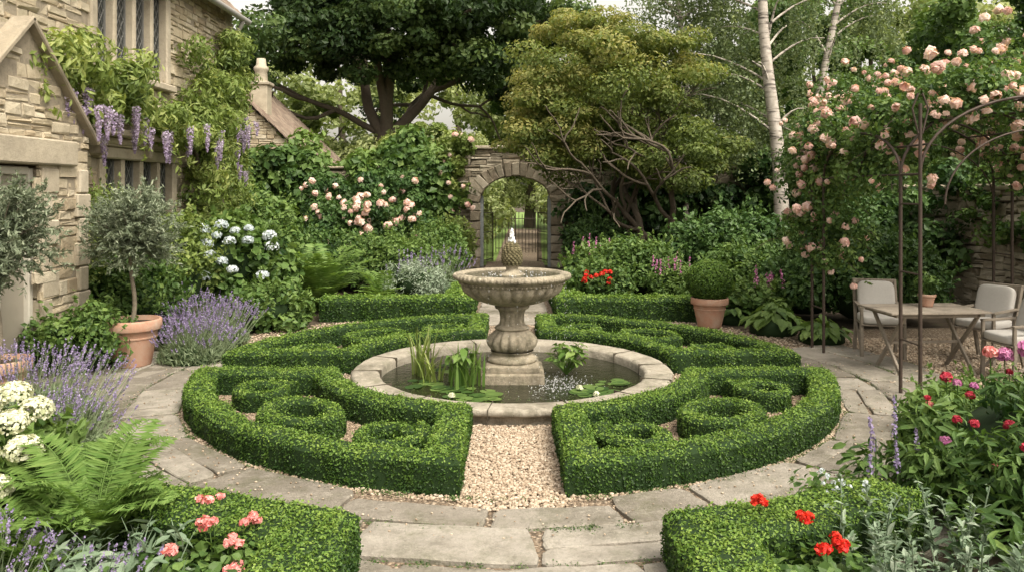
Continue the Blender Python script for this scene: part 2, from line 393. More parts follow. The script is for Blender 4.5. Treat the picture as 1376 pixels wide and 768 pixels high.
def hedge(name,parts,dens,L,mat=M_box):
    mb=MB()
    for line,w,h,closed in parts:
        V,F=hedge_mesh(line,w,h,closed)
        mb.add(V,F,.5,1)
        P,N=scat(V,F,dens)
        C=np.asarray(line)
        idx=np.concatenate([((P[i:i+20000,None,:2]-C[None])**2).sum(2).argmin(1) for i in range(0,len(P),20000)])
        out=np.c_[P[:,:2]-C[idx],(P[:,2]-h*.55)*1.0]
        N=N*np.sign((N*out).sum(1))[:,None]
        top=np.clip(N[:,2],0,1)
        P=P+N*(R.uniform(-.014,.012,len(P))+.012*noise(P,14)+(R.uniform(0,1,len(P))<.1)*R.uniform(0,.03,len(P))*(.4+top))[:,None]
        t=.27+.12*noise(P,7)+.11*noise(P,23)+R.normal(0,.17,len(P))+.35*top-.32*(1-P[:,2]/h)*(1-top)  # lighter new growth on top; top highlight and side shade painted into tint
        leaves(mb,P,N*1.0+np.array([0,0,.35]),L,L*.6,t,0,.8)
    return mb.build(name,[mat,M_boxcore])
def dens_line(pts,step=.07,closed=False):
    pts=[np.array(p,float) for p in pts];out=[]
    rng_=len(pts) if closed else len(pts)-1
    for i in range(rng_):
        a,b=pts[i],pts[(i+1)%len(pts)];n=max(1,int(np.linalg.norm(b-a)/step))
        for k in range(n):out.append(a+(b-a)*k/n)
    if not closed:out.append(pts[-1])
    return np.array(out)
HW=.13;HH=.255
def bed(sx,sy):
    Ro,Ri,a=3.38-HW,1.88+HW,.37+HW
    pts=[]
    t0,t1=math.asin(a/Ro),math.acos(a/Ro)
    for t in np.linspace(t0,t1,40):pts.append((Ro*math.cos(t),Ro*math.sin(t)))
    u1,u0=math.acos(a/Ri),math.asin(a/Ri)
    for t in np.linspace(u1,u0,22):pts.append((Ri*math.cos(t),Ri*math.sin(t)))
    L=dens_line(pts,.08,True)*np.array([sx,sy])+np.array([0,CY])
    parts=[(L,HW,HH,True)]
    def loc(r,ang,u,v):
        ang=math.radians(ang);c,s_=math.cos(ang),math.sin(ang)
        return ((r+v)*c-u*s_)*sx,((r+v)*s_+u*c)*sy+CY
    ring=np.array([loc(2.63,45,.38*math.cos(t),.27*math.sin(t)) for t in np.linspace(0,2*pi,40,endpoint=False)])
    parts.append((ring,.074,HH*.82,True))
    for ang,dirn in((22.3,1),(67.7,-1)):
        sp=[]
        for q in np.linspace(0,1,44):
            th=(-.2+q*1.15)*2*pi;rr=.275-.12*q
            if q<.12: rr+=.05*(1-q/.12)
            sp.append(loc(2.65,ang,dirn*rr*1.08*math.cos(th)*-1,rr*1.05*math.sin(th)))
        parts.append((np.array(sp),.056,HH*.74,False))
    d=(9500,.0225) if sy<0 else (5200,.03)
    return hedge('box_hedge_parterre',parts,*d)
for sx in(-1,1):
    for sy in(-1,1):bed(sx,sy)
for sx in(-1,1):
    arc=[(sx*4.66*math.sin(t),CY-4.66*math.cos(t)) for t in np.linspace(.53,.235,14)]
    pts=arc+[(sx*1.08,3.2),(sx*1.08,2.6)]
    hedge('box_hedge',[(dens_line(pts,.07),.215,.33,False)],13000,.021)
for sx in(-1,1):
    x0=.66 if sx<0 else .74;x1=3.15 if sx<0 else 3.0
    pts=[(sx*x1,13.25),(sx*(x0+.25),13.25),(sx*(x0+.25),16.2)]
    hedge('box_hedge',[(dens_line(pts,.09),.26,.38,False)],2800,.045)
# ---------------------------------------------------------------- pool + fountain
mb=MB()
prof=[(1.70,-.02),(1.70,.09),(1.74,.1),(1.765,.115),(1.765,.15),(1.75,.165),(1.72,.17),(1.5,.165),(1.47,.155),(1.455,.13),(1.45,-.04)]
lathe(mb,prof,(0,CY,0),128,lambda th,z:1+.003*np.sin(th*17+z*20)+.002*np.sin(th*41))
for k in range(14):
    a=k*2*pi/14+.1
    beam(mb,(1.44*math.cos(a),CY+1.44*math.sin(a),.118),(1.768*math.cos(a),CY+1.768*math.sin(a),.118),.007,.112,0,1)
pool=empty('pond')
mb.build('stone_rim',[M_rim,M_wallm],pool)
o=disc('pond_water',1.47,.055,M_water);o.parent=pool
mb=MB()
box(mb,(0,CY,.1),(.7,.7,.14),None,.02,.25,0);box(mb,(0,CY,.2),(.6,.6,.09),None,.025,.4,0)
base=[(.0,.24),(.27,.24),(.285,.27),(.27,.3),(.235,.31),(.215,.335),(.235,.35),(.24,.365)]
lathe(mb,base,(0,CY,0),64,t=.4)
lob=lambda n,a,z0,z1:(lambda th,z:1+a*np.clip(math.sin(pi*min(1,max(0,(z-z0)/(z1-z0)))),0,1)*(np.abs(np.cos(th*n/2))-.5))
lathe(mb,[(.2,.36),(.235,.385),(.255,.42),(.262,.46),(.255,.5),(.23,.54),(.195,.575),(.165,.6)],(0,CY,0),144,lob(16,.2,.34,.62))
lathe(mb,[(.165,.59),(.19,.605),(.195,.62),(.175,.635),(.145,.65),(.128,.69),(.125,.73),(.135,.78),(.155,.815),(.185,.83),(.195,.85),(.18,.865),(.17,.875)],(0,CY,0),96,lob(12,.14,.63,.82))
lathe(mb,[(.17,.87),(.22,.875),(.3,.895),(.4,.935),(.48,.985),(.53,1.03),(.555,1.075),(.56,1.1)],(0,CY,0),240,lob(26,.1,.84,1.13))
lathe(mb,[(.55,1.1),(.575,1.105),(.585,1.12),(.595,1.14),(.625,1.15),(.645,1.165),(.65,1.185),(.645,1.205),(.62,1.222),(.58,1.228),(.555,1.22),(.53,1.19),(.4,1.13),(0.1,1.12)],(0,CY,0),160,t=.4)
for k in range(56):
    a=k*2*pi/56;blob(mb,(.638*math.cos(a),CY+.638*math.sin(a),1.19),(.05,.052,.06),rz(a),1,.55,0,8,6)
for k in range(72):
    a=k*2*pi/72;blob(mb,(.583*math.cos(a),CY+.583*math.sin(a),1.115),(.03,.03,.03),None,1,.5,0,6,4)
lathe(mb,[(.16,1.12),(.16,1.2),(.13,1.215),(.1,1.23),(.07,1.25),(.065,1.28),(.09,1.3),(.1,1.31)],(0,CY,0),40)
lathe(mb,[(.085,1.3),(.105,1.34),(.11,1.4),(.1,1.47),(.07,1.53),(.03,1.57),(0,1.58)],(0,CY,0),40,t=.0,m=1)
for i in range(11):
    z=1.315+i*.0225;rr=np.interp(z,[1.3,1.34,1.4,1.47,1.53,1.57],[.085,.105,.11,.098,.07,.03]);n=int(max(6,rr*145))
    for k in range(n):
        a=(k+.5*(i%2))*2*pi/n;blob(mb,(rr*math.cos(a),CY+rr*math.sin(a),z),(.028,.04,.034),rz(a)@ry(-.5),1,R.uniform(.0,.5),1,6,5)
M_fin=stonemat('mossy_finial',(.07,.06,.03),(.17,.145,.08),(.3,.27,.18),12,(.06,.06,.025),.6,.6,.4)
fo=empty('stone_fountain');mb.build('tiered_basin_and_pedestal',[M_fount,M_fin],fo)
mb=MB();th=np.linspace(0,2*pi,64,endpoint=False)
mb.add(np.c_[.56*np.cos(th),CY+.56*np.sin(th),np.full(64,1.203)],np.arange(64),.5,0)
mb.build('basin_water',M_water,fo)
mb=MB()
for k in range(110):
    z=R.uniform(1.56,1.71);f=(1.725-z)*.2+.004
    blob(mb,(R.normal(0,f*.5),CY+R.normal(0,f*.5),z),(.014,.014,.034),None,1,.5,0,6,4)
for k in range(50):
    a=R.uniform(0,2*pi);r_=R.uniform(.12,.4)
    blob(mb,(r_*math.cos(a),CY+r_*math.sin(a),1.206),(.014,.014,.006),None,1,.5,0,6,4)
for k in range(300):
    x=R.normal(.5,.17);y=R.normal(-.3,.24)
    if abs(x)>.36 or abs(y)>.36:blob(mb,(x,CY+y,.057),(.014,.008,.004),None,1,.5,0,5,4)
for k in range(22):
    a=R.uniform(0,2*pi);r_=.66;x=r_*math.cos(a);y=r_*math.sin(a)
    for q in range(9):
        z=R.uniform(.06,1.15);blob(mb,(x+R.normal(0,.004),CY+y+R.normal(0,.004),z),(.004,.004,.016),None,1,.5,0,4,3)
mb.build('water_spray',M_foam,fo)
def lilypads(P,rads):
    mb=MB()
    for (x,y),r_ in zip(P,rads):
        a0=R.uniform(0,6.3);th=np.linspace(.18,2*pi-.18,16)+a0
        rr=r_*(1+.04*np.sin(th*5));tl=R.normal(0,.04,2)
        V=np.c_[x+rr*np.cos(th),y+rr*np.sin(th),.062+.006*R.random()+np.abs(tl[0])*r_*(1+np.cos(th))]
        V=np.r_[[[x,y,.062]],V]
        mb.add(V,[[0,i,i+1] for i in range(1,16)],R.uniform(.1,.9),0)
    return mb
P=[];
cl=[(-.55,-.72,.3,20),(-.95,-.3,.2,9),(.8,-.72,.28,22),(1.15,-.3,.15,9),(-.3,-.95,.2,9),(-.9,.4,.25,6)]
for cx,cy,s_,n in cl:
    for _ in range(n):
        p=(cx+R.normal(0,s_*.6),CY+cy+R.normal(0,s_*.45))
        if math.hypot(p[0],p[1]-CY)<1.36 and (abs(p[0])>.4 or abs(p[1]-CY)>.42):P.append(p)
mb=lilypads(P,R.uniform(.04,.1,len(P)))
for _ in range(900):
    cx,cy,s_,n=cl[R.integers(len(cl))];x=cx+R.normal(0,s_*.9);y=cy+R.normal(0,s_*.7)
    if math.hypot(x,y)<1.43 and (abs(x)>.36 or abs(y)>.36):
        q=.008;mb.add([(x-q,CY+y,.0585),(x,CY+y-q,.0585),(x+q,CY+y,.0585),(x,CY+y+q,.0585)],[0,1,2,3],R.uniform(.3,.9),0)
for (x,y) in((.7,-.62),(.85,-.9),(-.6,-.95)):
    P_=nrm(R.normal(0,1,(30,3)));P_[:,2]=abs(P_[:,2]);leaves(mb,np.array([x,CY+y,.09])+P_*.03,P_,.045,.02,R.uniform(.5,1,30),1,.2)
mb.build('water_lily',[M_mid,M_white],)
def blades(mb,base,n,h,w,sprd,lean=.25,t=.5,m=0,curl=1.):
    for _ in range(n):
        a=R.uniform(0,6.3);b0=np.array(base)+np.array([R.normal(0,sprd),R.normal(0,sprd),0])
        H=h*R.uniform(.6,1.1);l=H*lean*R.uniform(.2,1.4);d=np.array([math.cos(a),math.sin(a),0]);sd=np.array([-d[1],d[0],0])
        q=np.linspace(0,1,7)[:,None];C=b0+d*l*q**2*curl+np.array([0,0,1])*H*(q-.18*lean*q**3)
        W=w*(1-q**2.2)*.5+.001
        V=np.r_[C-sd*W,C+sd*W];F=[[i,i+1,i+8,i+7] for i in range(6)]
        mb.add(V,F,np.clip(R.normal(t,.18),0,1),m,True)
mb=MB();blades(mb,(-1.0,CY+.1,.05),34,.6,.026,.07,.5,.6);blades(mb,(-.85,CY-.2,.05),20,.4,.022,.08,.8,.7);mb.build('pond_iris',M_light)
def broad(mb,base,n,h,L,W,sprd,m=0,t=.5,stem=1,tv=.17):
    b0=np.array(base);P=[];D=[]
    for _ in range(n):
        a=R.uniform(0,6.3);r_=sprd*math.sqrt(R.random());H=h*R.uniform(.45,1.05)
        p=b0+np.array([r_*math.cos(a),r_*math.sin(a),H]);P.append(p);D.append([math.cos(a),math.sin(a),.5])
        q=np.linspace(0,1,4)[:,None];tube(mb,b0*(1-q)+q*p+(q*(1-q))*np.array([0,0,H*.4]),.004,4,.5,stem)
    P=np.array(P);D=np.array(D);N=D*.5+np.array([0,0,1.])
    leaves(mb,P,N,L,W,R.normal(t,tv,n),m,.3,.1,0,D,True)
mb=MB();broad(mb,(-.52,CY-.38,.05),22,.36,.15,.07,.2,0,.6,1);blades(mb,(-.5,CY-.35,.05),40,.46,.03,.1,.4,.6);mb.build('pond_arrowhead',[M_fern,M_fern])
mb=MB();broad(mb,(.62,CY+.15,.05),60,.32,.13,.07,.24,0,.6,1);mb.build('pond_marigold',[M_fern,M_fern])
# ---------------------------------------------------------------- stone walls
def stones(mb,o,u,n,w,z0,z1,skip=None,rh=(.09,.19),rl=(.16,.5),m=0,d=.035,wav=0,jt=.008):
    o=np.array(o,float);u=np.array(u,float);n=np.array(n,float);z=z0
    while z<z1-.02:
        h=R.uniform(*rh);h=min(h,z1-z);x=-R.uniform(0,.2)
        while x<w:
            l=R.uniform(*rl)*(.7+h*2.4);a,b=max(x,0),min(x+l,w);x+=l
            if b-a<.03:continue
            if skip and skip((a+b)/2,z+h/2,b-a,h):continue
            subs=[(0,h)]
            if h>.13 and R.random()<.4:
                k_=h*R.uniform(.35,.65);subs=[(0,k_),(k_,h)]
            for s0,s1 in subs:
                g=.006;bv=.014;dd=d+R.normal(0,.01)
                def ring(ins,dep):
                    return [o+u*(a+ins)+n*dep+np.array([0,0,z+s0+ins]),o+u*(b-ins)+n*dep+np.array([0,0,z+s0+ins]),
                            o+u*(b-ins)+n*dep+np.array([0,0,z+s1-ins]),o+u*(a+ins)+n*dep+np.array([0,0,z+s1-ins])]
                V=np.array(ring(g,0)+ring(g+.002,dd-bv)+ring(g+bv,dd));V[4:]+=R.normal(0,jt,(8,3))
                if wav:
                    s_=(V-o)@u;V[:,2]+=wav*(np.sin(s_*1.9+z*4)+.6*np.sin(s_*4.3+z*9))*min(1,(z1-z)*2)
                F=[[i,(i+1)%4,4+(i+1)%4,4+i] for i in range(4)]+[[4+i,4+(i+1)%4,8+(i+1)%4,8+i] for i in range(4)]+[[8,9,10,11]]
                mb.add(V,F,np.clip(R.normal(.5,.25),0,1),m)
        z+=h
house=empty('stone_house')
HX=-6.0
mb=MB()
wins=[(11.55,14.0,1.25,2.62),(11.3,13.75,3.95,5.45)]
def sk(x,z,w,h):
    y=x+9.0
    return any(a-.1<y<b+.1 and c-.1<z<d+.12 for a,b,c,d in wins)
stones(mb,(HX,9.0,0),(0,1,0),(1,0,0),7.9,0,5.9,sk,(.08,.2),(.14,.46))
def backing(mb,segs,x,m=1,th=.3):
    for y0,y1,z0,z1 in segs: box(mb,(x-th/2,(y0+y1)/2,(z0+z1)/2),(th,y1-y0,z1-z0),None,.001,.5,m)
backing(mb,[(5,11.5,0,5.9),(14.03,16.9,0,5.9),(11.502,14.028,0,1.2),(11.502,14.028,2.68,3.9),(11.502,14.028,5.5,5.9),(13.8,14.028,3.902,5.498)],HX+.02)
box(mb,(HX-2.5,16.75,2.95),(4.6,.3,5.9),None,.01,.5,0)
z=0
while z<5.8:
    h=.3;box(mb,(HX-.1,16.78-.02*(int(z/.3)%2),z+h/2),(.32,.3+.16*(int(z/.3)%2),h-.014),None,.012,R.uniform(.3,.8),2);z+=h
for y0,y1,z0,z1 in wins:
    box(mb,(HX+.02,(y0+y1)/2,z1+.08),(.2,y1-y0+.4,.18),None,.02,.6,2)
    box(mb,(HX+.03,(y0+y1)/2,z0-.06),(.26,y1-y0+.3,.12),None,.02,.5,2)
    box(mb,(HX+.07,(y0+y1)/2,z1+.2),(.22,y1-y0+.6,.06),None,.02,.4,2)
    for k in range(5):
        y=y0+(y1-y0)*k/4;box(mb,(HX+.0,y,(z0+z1)/2),(.17 if k in(0,4) else .15,.16 if k in (0,4) else .1,z1-z0-.004),None,.025,R.uniform(.4,.7),2)
    for k in range(4):
        a=y0+(y1-y0)*k/4+.06;b=y0+(y1-y0)*(k+1)/4-.06
        box(mb,(HX-.09,(a+b)/2,(z0+z1)/2),(.02,b-a+.06,z1-z0),None,.001,.5,3)
        for (c0,s_) in((a,1),(b,-1)):box(mb,(HX-.07,c0,(z0+z1)/2),(.04,.025,z1-z0),None,.003,.5,4)
        W=b-a;H=z1-z0;st=.14
        for sgn in(1,-1):
            for off in np.arange(-W*1.6,H+.01,st*1.6):
                t0=max(0,-off/1.6);t1=min(W,(H-off)/1.6)
                if t1-t0<.03:continue
                f=(lambda t:a+t) if sgn>0 else (lambda t:b-t)
                beam(mb,(HX-.073,f(t0),z0+off+1.6*t0),(HX-.073,f(t1),z0+off+1.6*t1),.011,.011,.5,4,.001)
box(mb,(HX+.2,12.3,2.97),(.42,4.3,.1),None,.02,.45,2);box(mb,(HX+.1,12.3,2.87),(.24,4.2,.1),None,.02,.5,2)
for y in(11.3,12.8,14.2):box(mb,(HX+.12,y,2.74),(.22,.12,.2),None,.03,.5,2)
def roof(mb,e0,e1,up,n,row=.22,m=5,w=(.16,.32)):
    e0=np.array(e0,float);e1=np.array(e1,float);u=nrm(e1-e0);L=np.linalg.norm(e1-e0);up=np.array(up,float);un=nrm(up);nn=nrm(np.cross(u,un));
    if nn[2]<0:nn=-nn
    M=np.stack([u,un,nn],1);M2=M@rx(.09)
    for i in range(n):
        x=-R.uniform(0,.15)
        while x<L:
            l=R.uniform(*w);a=max(0,x);b=min(L,x+l);x+=l
            if b-a<.04:continue
            box(mb,e0+u*(a+b)/2+un*(i+.6)*row+nn*.02,(b-a-.008,row*1.35,.022),M2,.004,R.uniform(.1,.9),m,.003)
roof(mb,(HX+.32,8.0,5.78),(HX+.32,17.0,5.78),(-1,0,.95),14)
V=[(HX+.25,8,5.78),(HX+.25,17,5.78),(HX-3.2,17,9.05),(HX-3.2,8,9.05)];mb.add(V,[0,1,2,3],.5,1)
tube(mb,[(HX+.36,y,5.74) for y in np.linspace(8,17.05,12)],.065,10,.5,6)
tube(mb,[(HX+.36,16.7,5.7),(HX+.3,16.7,5.55),(HX+.1,16.7,5.35),(HX+.08,16.7,5.1),(HX+.08,16.7,3),(HX+.08,16.7,.1)],.045,10,.5,6)
for z in(5.0,3.5,2.0):tube(mb,[(HX+.08,16.7,z),(HX+.08,16.7,z+.06)],.06,10,.4,6)
mb.build('main_range',[M_house,M_mort,M_ash,M_glass,M_lead,M_tile,M_gut],house)
PX=-5.4;mb=MB()
ap=(8.8,4.0);e=1.28;ez=2.78
def gz(y): return ap[1]-(ap[1]-ez)*abs(y-ap[0])/e
def sk2(x,z,w,h):
    y=x+7.5
    if z+h*.3>gz(y+w*.3*np.sign(y-ap[0])):return True
    return 7.85<y<9.1 and z<2.45 or (7.6<y<9.75 and 2.42<z<2.74)
stones(mb,(PX,7.5,0),(0,1,0),(1,0,0),2.58,0,4.0,sk2,(.08,.2),(.14,.44))
x_=PX+.02
V=[(x_,7.52,0),(x_,7.9,0),(x_,7.9,2.42),(x_,9.06,2.42),(x_,9.06,0),(x_,10.08,0),(x_,10.08,ez),(x_,8.8,ap[1]),(x_,7.52,ez)]
mb.add(V,[[0,1,2,8]],.5,1);mb.add([V[2],V[3],V[7],V[8]],[0,1,2,3],.5,1);mb.add([V[3],V[4],V[5],V[6]],[0,1,2,3],.5,1);mb.add([V[3],V[6],V[7]],[0,1,2],.5,1)
box(mb,(PX+.03,8.68,2.58),(.16,2.1,.3),None,.02,.45,2)
z=0
while z<2.4:
    l=.2+.14*(int(z/.3)%2);box(mb,(PX-.02,9.07+l/2,z+.15),(.16,l,.288),None,.015,R.uniform(.3,.8),2)
    box(mb,(PX-.02,9.92,z+.15),(.2,.3-.1*(int(z/.3)%2),.288),None,.015,R.uniform(.3,.8),2);z+=.3
for sgn in(1,-1):
    beam(mb,(PX+.0,ap[0]-sgn*.02,ap[1]+.05),(PX+.0,ap[0]+sgn*(e+.12),ez-.05),.26,.065,.0,2,.02)
box(mb,(HX-.2+.35,10.0,1.4),(.9,.12,2.75),None,.01,.5,0)
box(mb,(PX-.12,8.45,1.2),(.03,1.1,2.4),None,.002,.5,4)
for y in(7.92,9.02):box(mb,(PX-.09,y,1.2),(.09,.08,2.38),None,.01,.5,3)
for y in(8.47,):box(mb,(PX-.09,y,1.2),(.06,.09,2.38),None,.01,.5,3)
box(mb,(PX-.09,8.47,2.36),(.085,1.02,.09),None,.01,.5,3)
roof(mb,(HX-.6,7.45,2.75),(PX-.1,7.45,2.75),(0,1,.94),7)
V=[(HX-.6,7.45,2.76),(PX-.1,7.45,2.76),(PX-.1,8.8,4.0),(HX-.6,8.8,4.0),(HX-.6,10.1,2.76),(PX-.1,10.1,2.76)]
mb.add(V,[[0,1,2,3],[3,2,5,4]],.5,1)
roof(mb,(PX-.1,10.15,2.75),(HX-.6,10.15,2.75),(0,-1,.94),7)
mb.build('porch_wing',[M_house,M_mort,M_ash,M_frame,M_panel,M_tile],house)
ob=empty('stone_outbuilding');mb=MB()
box(mb,(-8.6,26,1.6),(4.4,5,3.1),None,.01,.5,0)
roof(mb,(-5.9,23.3,3.0),(-5.9,28.6,3.0),(-1,0,.95),15,.24)
stones(mb,(-10.8,23.48,2.9),(1,0,0),(0,-1,0),4.75,0,2.3,lambda x,z,w,h:z+h*.4>(2.4-.95*abs(x-2.4)),(.1,.2),(.2,.5))
V=[(-5.95,23.35,3.0),(-5.95,28.5,3.0),(-8.4,28.5,5.32),(-8.4,23.35,5.32)];mb.add(V,[0,1,2,3],.5,1);mb.add([(-6.1,23.5,3),(-10.8,23.5,3),(-8.4,23.5,5.3)],[0,1,2],.5,0)
mb.add([(-8.4,23.35,5.32),(-8.4,28.5,5.32),(-10.9,28.5,3),(-10.9,23.35,3)],[0,1,2,3],.5,5)
box(mb,(-7.62,24.2,4.75),(.5,.5,1.2),None,.02,.5,2);box(mb,(-7.62,24.2,5.38),(.62,.6,.1),None,.02,.5,2)
lathe(mb,[(.2,5.4),(.18,5.75),(.22,5.8),(.22,5.88),(.15,5.95),(.13,6.15),(.0,6.15)],(-7.62,24.2,0),20,t=.6,m=2)
mb.build('walls_roof_chimney',[M_house,M_mort,M_ash,M_fount,M_fount,M_tile],ob)
GY=22.4;GC=.1;gw=1.0;spr=1.85;rise=.7
def ga(x):
    x=abs(x-GC)
    return spr+rise*math.sqrt(max(0,1-(x/gw)**2)) if x<gw else 0
mb=MB()
def skw(x,z,w,h):
    X=x-9.5
    if abs(X-GC)<gw+w*.3 and z-h*.5<ga(min(max(GC,X-w/2),X+w/2))+.02:return True
    top=3.3 if -1.55<X<1.3 else 2.75
    return z>top
stones(mb,(-9.5,GY,0),(1,0,0),(0,-1,0),18,0,3.3,skw,(.1,.22),(.2,.6),0,.06,0,.014)
xs=np.linspace(GC-gw,GC+gw,19)
for a,b in zip(xs[:-1],xs[1:]):
    za,zb=ga(a) or spr,ga(b) or spr
    for y in(GY+.0,GY+.5):mb.add([(a,y,za),(b,y,zb),(b,y,3.3),(a,y,3.3)],[0,1,2,3],.5,1)
    mb.add([(a,GY,za),(b,GY,zb),(b,GY+.5,zb),(a,GY+.5,za)],[0,1,2,3],.3,0)
for x0,x1,zt in((-9.5,-1.55,2.75),(-1.548,GC-gw,3.3),(GC+gw,1.3,3.3),(1.302,8.5,2.75)):
    box(mb,((x0+x1)/2,GY+.26,zt/2),(x1-x0,.5,zt),None,.002,.5,1)
for k in range(17):
    a=pi*(k+.5)/17;cx=GC+(gw+.19)*math.cos(a);cz=spr+(rise+.19)*math.sin(a)
    tx=math.atan2((rise+.17)*math.cos(a),-(gw+.17)*math.sin(a))
    box(mb,(cx,GY-.06,cz),(.205,.3,.4),ry(-(tx-pi)),.025,R.uniform(.0,.9),2,.012)
for sx in(-1,1):
    z=0
    while z<spr-.1:
        h=R.uniform(.2,.3);l=R.uniform(.28,.45);box(mb,(GC+sx*(gw+l/2-.01),GY-.03,z+h/2),(l,.3,h-.015),None,.02,R.uniform(.0,.9),2,.01);z+=h
x=-1.65
while x<1.4:
    l=R.uniform(.4,.7);box(mb,(x+l/2,GY+.2,3.35),(l-.01,.7,.1),None,.02,R.uniform(.1,.8),2,.01);x+=l
x=-9.4
while x<8.4:
    l=R.uniform(.35,.6)
    if not(-1.9<x<1.35):box(mb,(x+l/2,GY+.2,2.79),(l-.01,.6,.08),None,.02,R.uniform(.2,.7),0,.008)
    x+=l
mb.build('garden_wall',[M_wall,M_wallm,M_wall])
mb=MB();stones(mb,(8.2,22.3,0),(0,-1,0),(-1,0,0),15.5,0,2.15,None,(.06,.24),(.12,.6),0,.06,.02,.016)
box(mb,(8.4,14.6,1.07),(.4,15.5,2.14),None,.002,.5,1)
y=7.0
while y<22:
    l=R.uniform(.3,.55);box(mb,(8.38,y+l/2,2.2+R.normal(0,.01)),(.56,l-.01,.09),None,.02,R.uniform(.2,.7),0,.012);y+=l
mb.build('garden_wall',[M_wall,M_wallm])
for sx in(-1,1):
    mb=MB();hx=GC+sx*.95
    d=np.array([-sx*math.cos(1.25),math.sin(1.25),0]);o_=np.array([hx,GY+.3,0])
    for q in np.linspace(0,.9,9):
        top=1.9-.35*(q/.9)+.05*math.sin(q*20);p=o_+d*q;tube(mb,[p+np.array([0,0,.06]),p+np.array([0,0,top])],.012 if 0<q<.9 else .022,6,.5,0)
    for z in(.15,.95,1.5):tube(mb,[o_+np.array([0,0,z]),o_+d*.9+np.array([0,0,z])],.014,6,.5,0)
    box(mb,(hx+sx*.0,GY-.02,1.0),(.1,.05,2.0),None,.01,.5,1)
    mb.build('iron_gate',[M_iron,M_gate])
mb=MB()
for X0,X1 in((-.55,.1),(.12,.8)):
    for q in np.linspace(X0,X1,7):tube(mb,[(q,27,.05),(q,27,1.35+.1*math.sin(q*9))],.012,6,.5,0)
    for z in(.2,1.2):tube(mb,[(X0,27,z),(X1,27,z)],.014,6,.5,0)
mb.build('garden_gate',M_iron)
# ---------------------------------------------------------------- foliage tools
def clumps(mb,C,cr,per,L,W,t0=.45,m=0,flat=1.,spread=.6,droop=0,tv=.12,up=.4,hi=False,lv=.13):
    C=np.asarray(C,float);k=len(C);cr=np.broadcast_to(cr,(k,));
    idx=np.repeat(np.arange(k),per);n=len(idx);d=nrm(R.normal(0,1,(n,3)))
    P=C[idx]+d*(cr[idx]*R.uniform(.25,1,n)**.5)[:,None]*np.array([1,1,flat])
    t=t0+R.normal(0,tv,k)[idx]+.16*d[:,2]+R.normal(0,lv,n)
    ok=P[:,2]>.02
    leaves(mb,P[ok],(d+np.array([0,0,up]))[ok],L,W,t[ok],m,spread,.15,droop,None,hi)
def ell(c,r,k,inner=.3,low=-1.):
    d=nrm(R.normal(0,1,(k*3,3)));d=d[d[:,2]>low][:k];s_=R.uniform(inner,1,(len(d),1))**.6
    return np.array(c)+d*s_*np.array(r)
def shrub(name,c,r,k,cr,per,L,W,mat,t0=.45,extra=None,low=-.3,core=True,hi=False,droop=0,**kw):
    mb=MB()
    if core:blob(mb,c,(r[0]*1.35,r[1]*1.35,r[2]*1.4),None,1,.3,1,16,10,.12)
    clumps(mb,ell(c,r,k,.5,low),cr,per,L,W,t0,0,hi=hi,droop=droop,**kw)
    n=int(k*1.2);S=ell(c,np.array(r)*1.05,n,.9,.0)
    for p in S:
        d=nrm(p-np.array(c)+np.array([0,0,.5])+R.normal(0,.3,3)*np.array(r));q=R.random(9)[:,None];LL=cr*R.uniform(.7,1.6)
        leaves(mb,p+d*LL*q,np.tile(d,(9,1))*.3+R.normal(0,1,(9,3)),L*.9,W*.9,R.normal(min(t0+.2,.85),.12,9),0,.4,.15,0,np.tile(d,(9,1))+R.normal(0,.6,(9,3)))
    mats=[mat,M_boxcore]
    if extra:mats+=extra(mb)
    return mb.build(name,mats)
def ballflower(mb,c,r,n,sz,m,t=.6,flat=.8,spread=.35):
    d=nrm(R.normal(0,1,(n,3)));d[:,2]=np.where(d[:,2]<-.5,-d[:,2],d[:,2])
    leaves(mb,np.array(c)+d*r*np.array([1,1,flat])*R.uniform(.8,1,(n,1)),d,sz,sz*.9,R.normal(t,.2,n)+.15*d[:,2],m,spread,.1)
def rose(mb,c,r,m,t=.6):
    ax=nrm(R.normal(0,.5,3)+np.array([-.1,-.6,.6]));u=nrm(np.cross(ax,[.3,.2,1.]));v=np.cross(ax,u)
    for k,(f,n,el) in enumerate(((1,8,-.15),(.95,8,.35),(.75,7,.8),(.45,5,1.6))):
        a=np.arange(n)*2*pi/n+k*1.1;d=nrm(np.cos(a)[:,None]*u+np.sin(a)[:,None]*v+el*ax+R.normal(0,.1,(n,3)))
        leaves(mb,np.array(c)+d*r*f*.8,d+ax*.25,r*1.15,r*1.1,np.full(n,t+.12-.13*k)+R.normal(0,.1,n),m,.15,-.12)
def spike(mb,b,d,L,n,sz,m,r=.012,t=.5,a0=0):
    q=R.uniform(a0,1,n);dd=nrm(np.array(d,float)[None])[0];o_=nrm(R.normal(0,1,(n,3)));o_-=(o_@dd)[:,None]*dd
    P=np.array(b)+dd*(q*L)[:,None]+o_*(r*(1.15-q*.8))[:,None]
    leaves(mb,P,o_+dd*.3,sz,sz*.8,R.normal(t,.18,n),m,.4,.1)
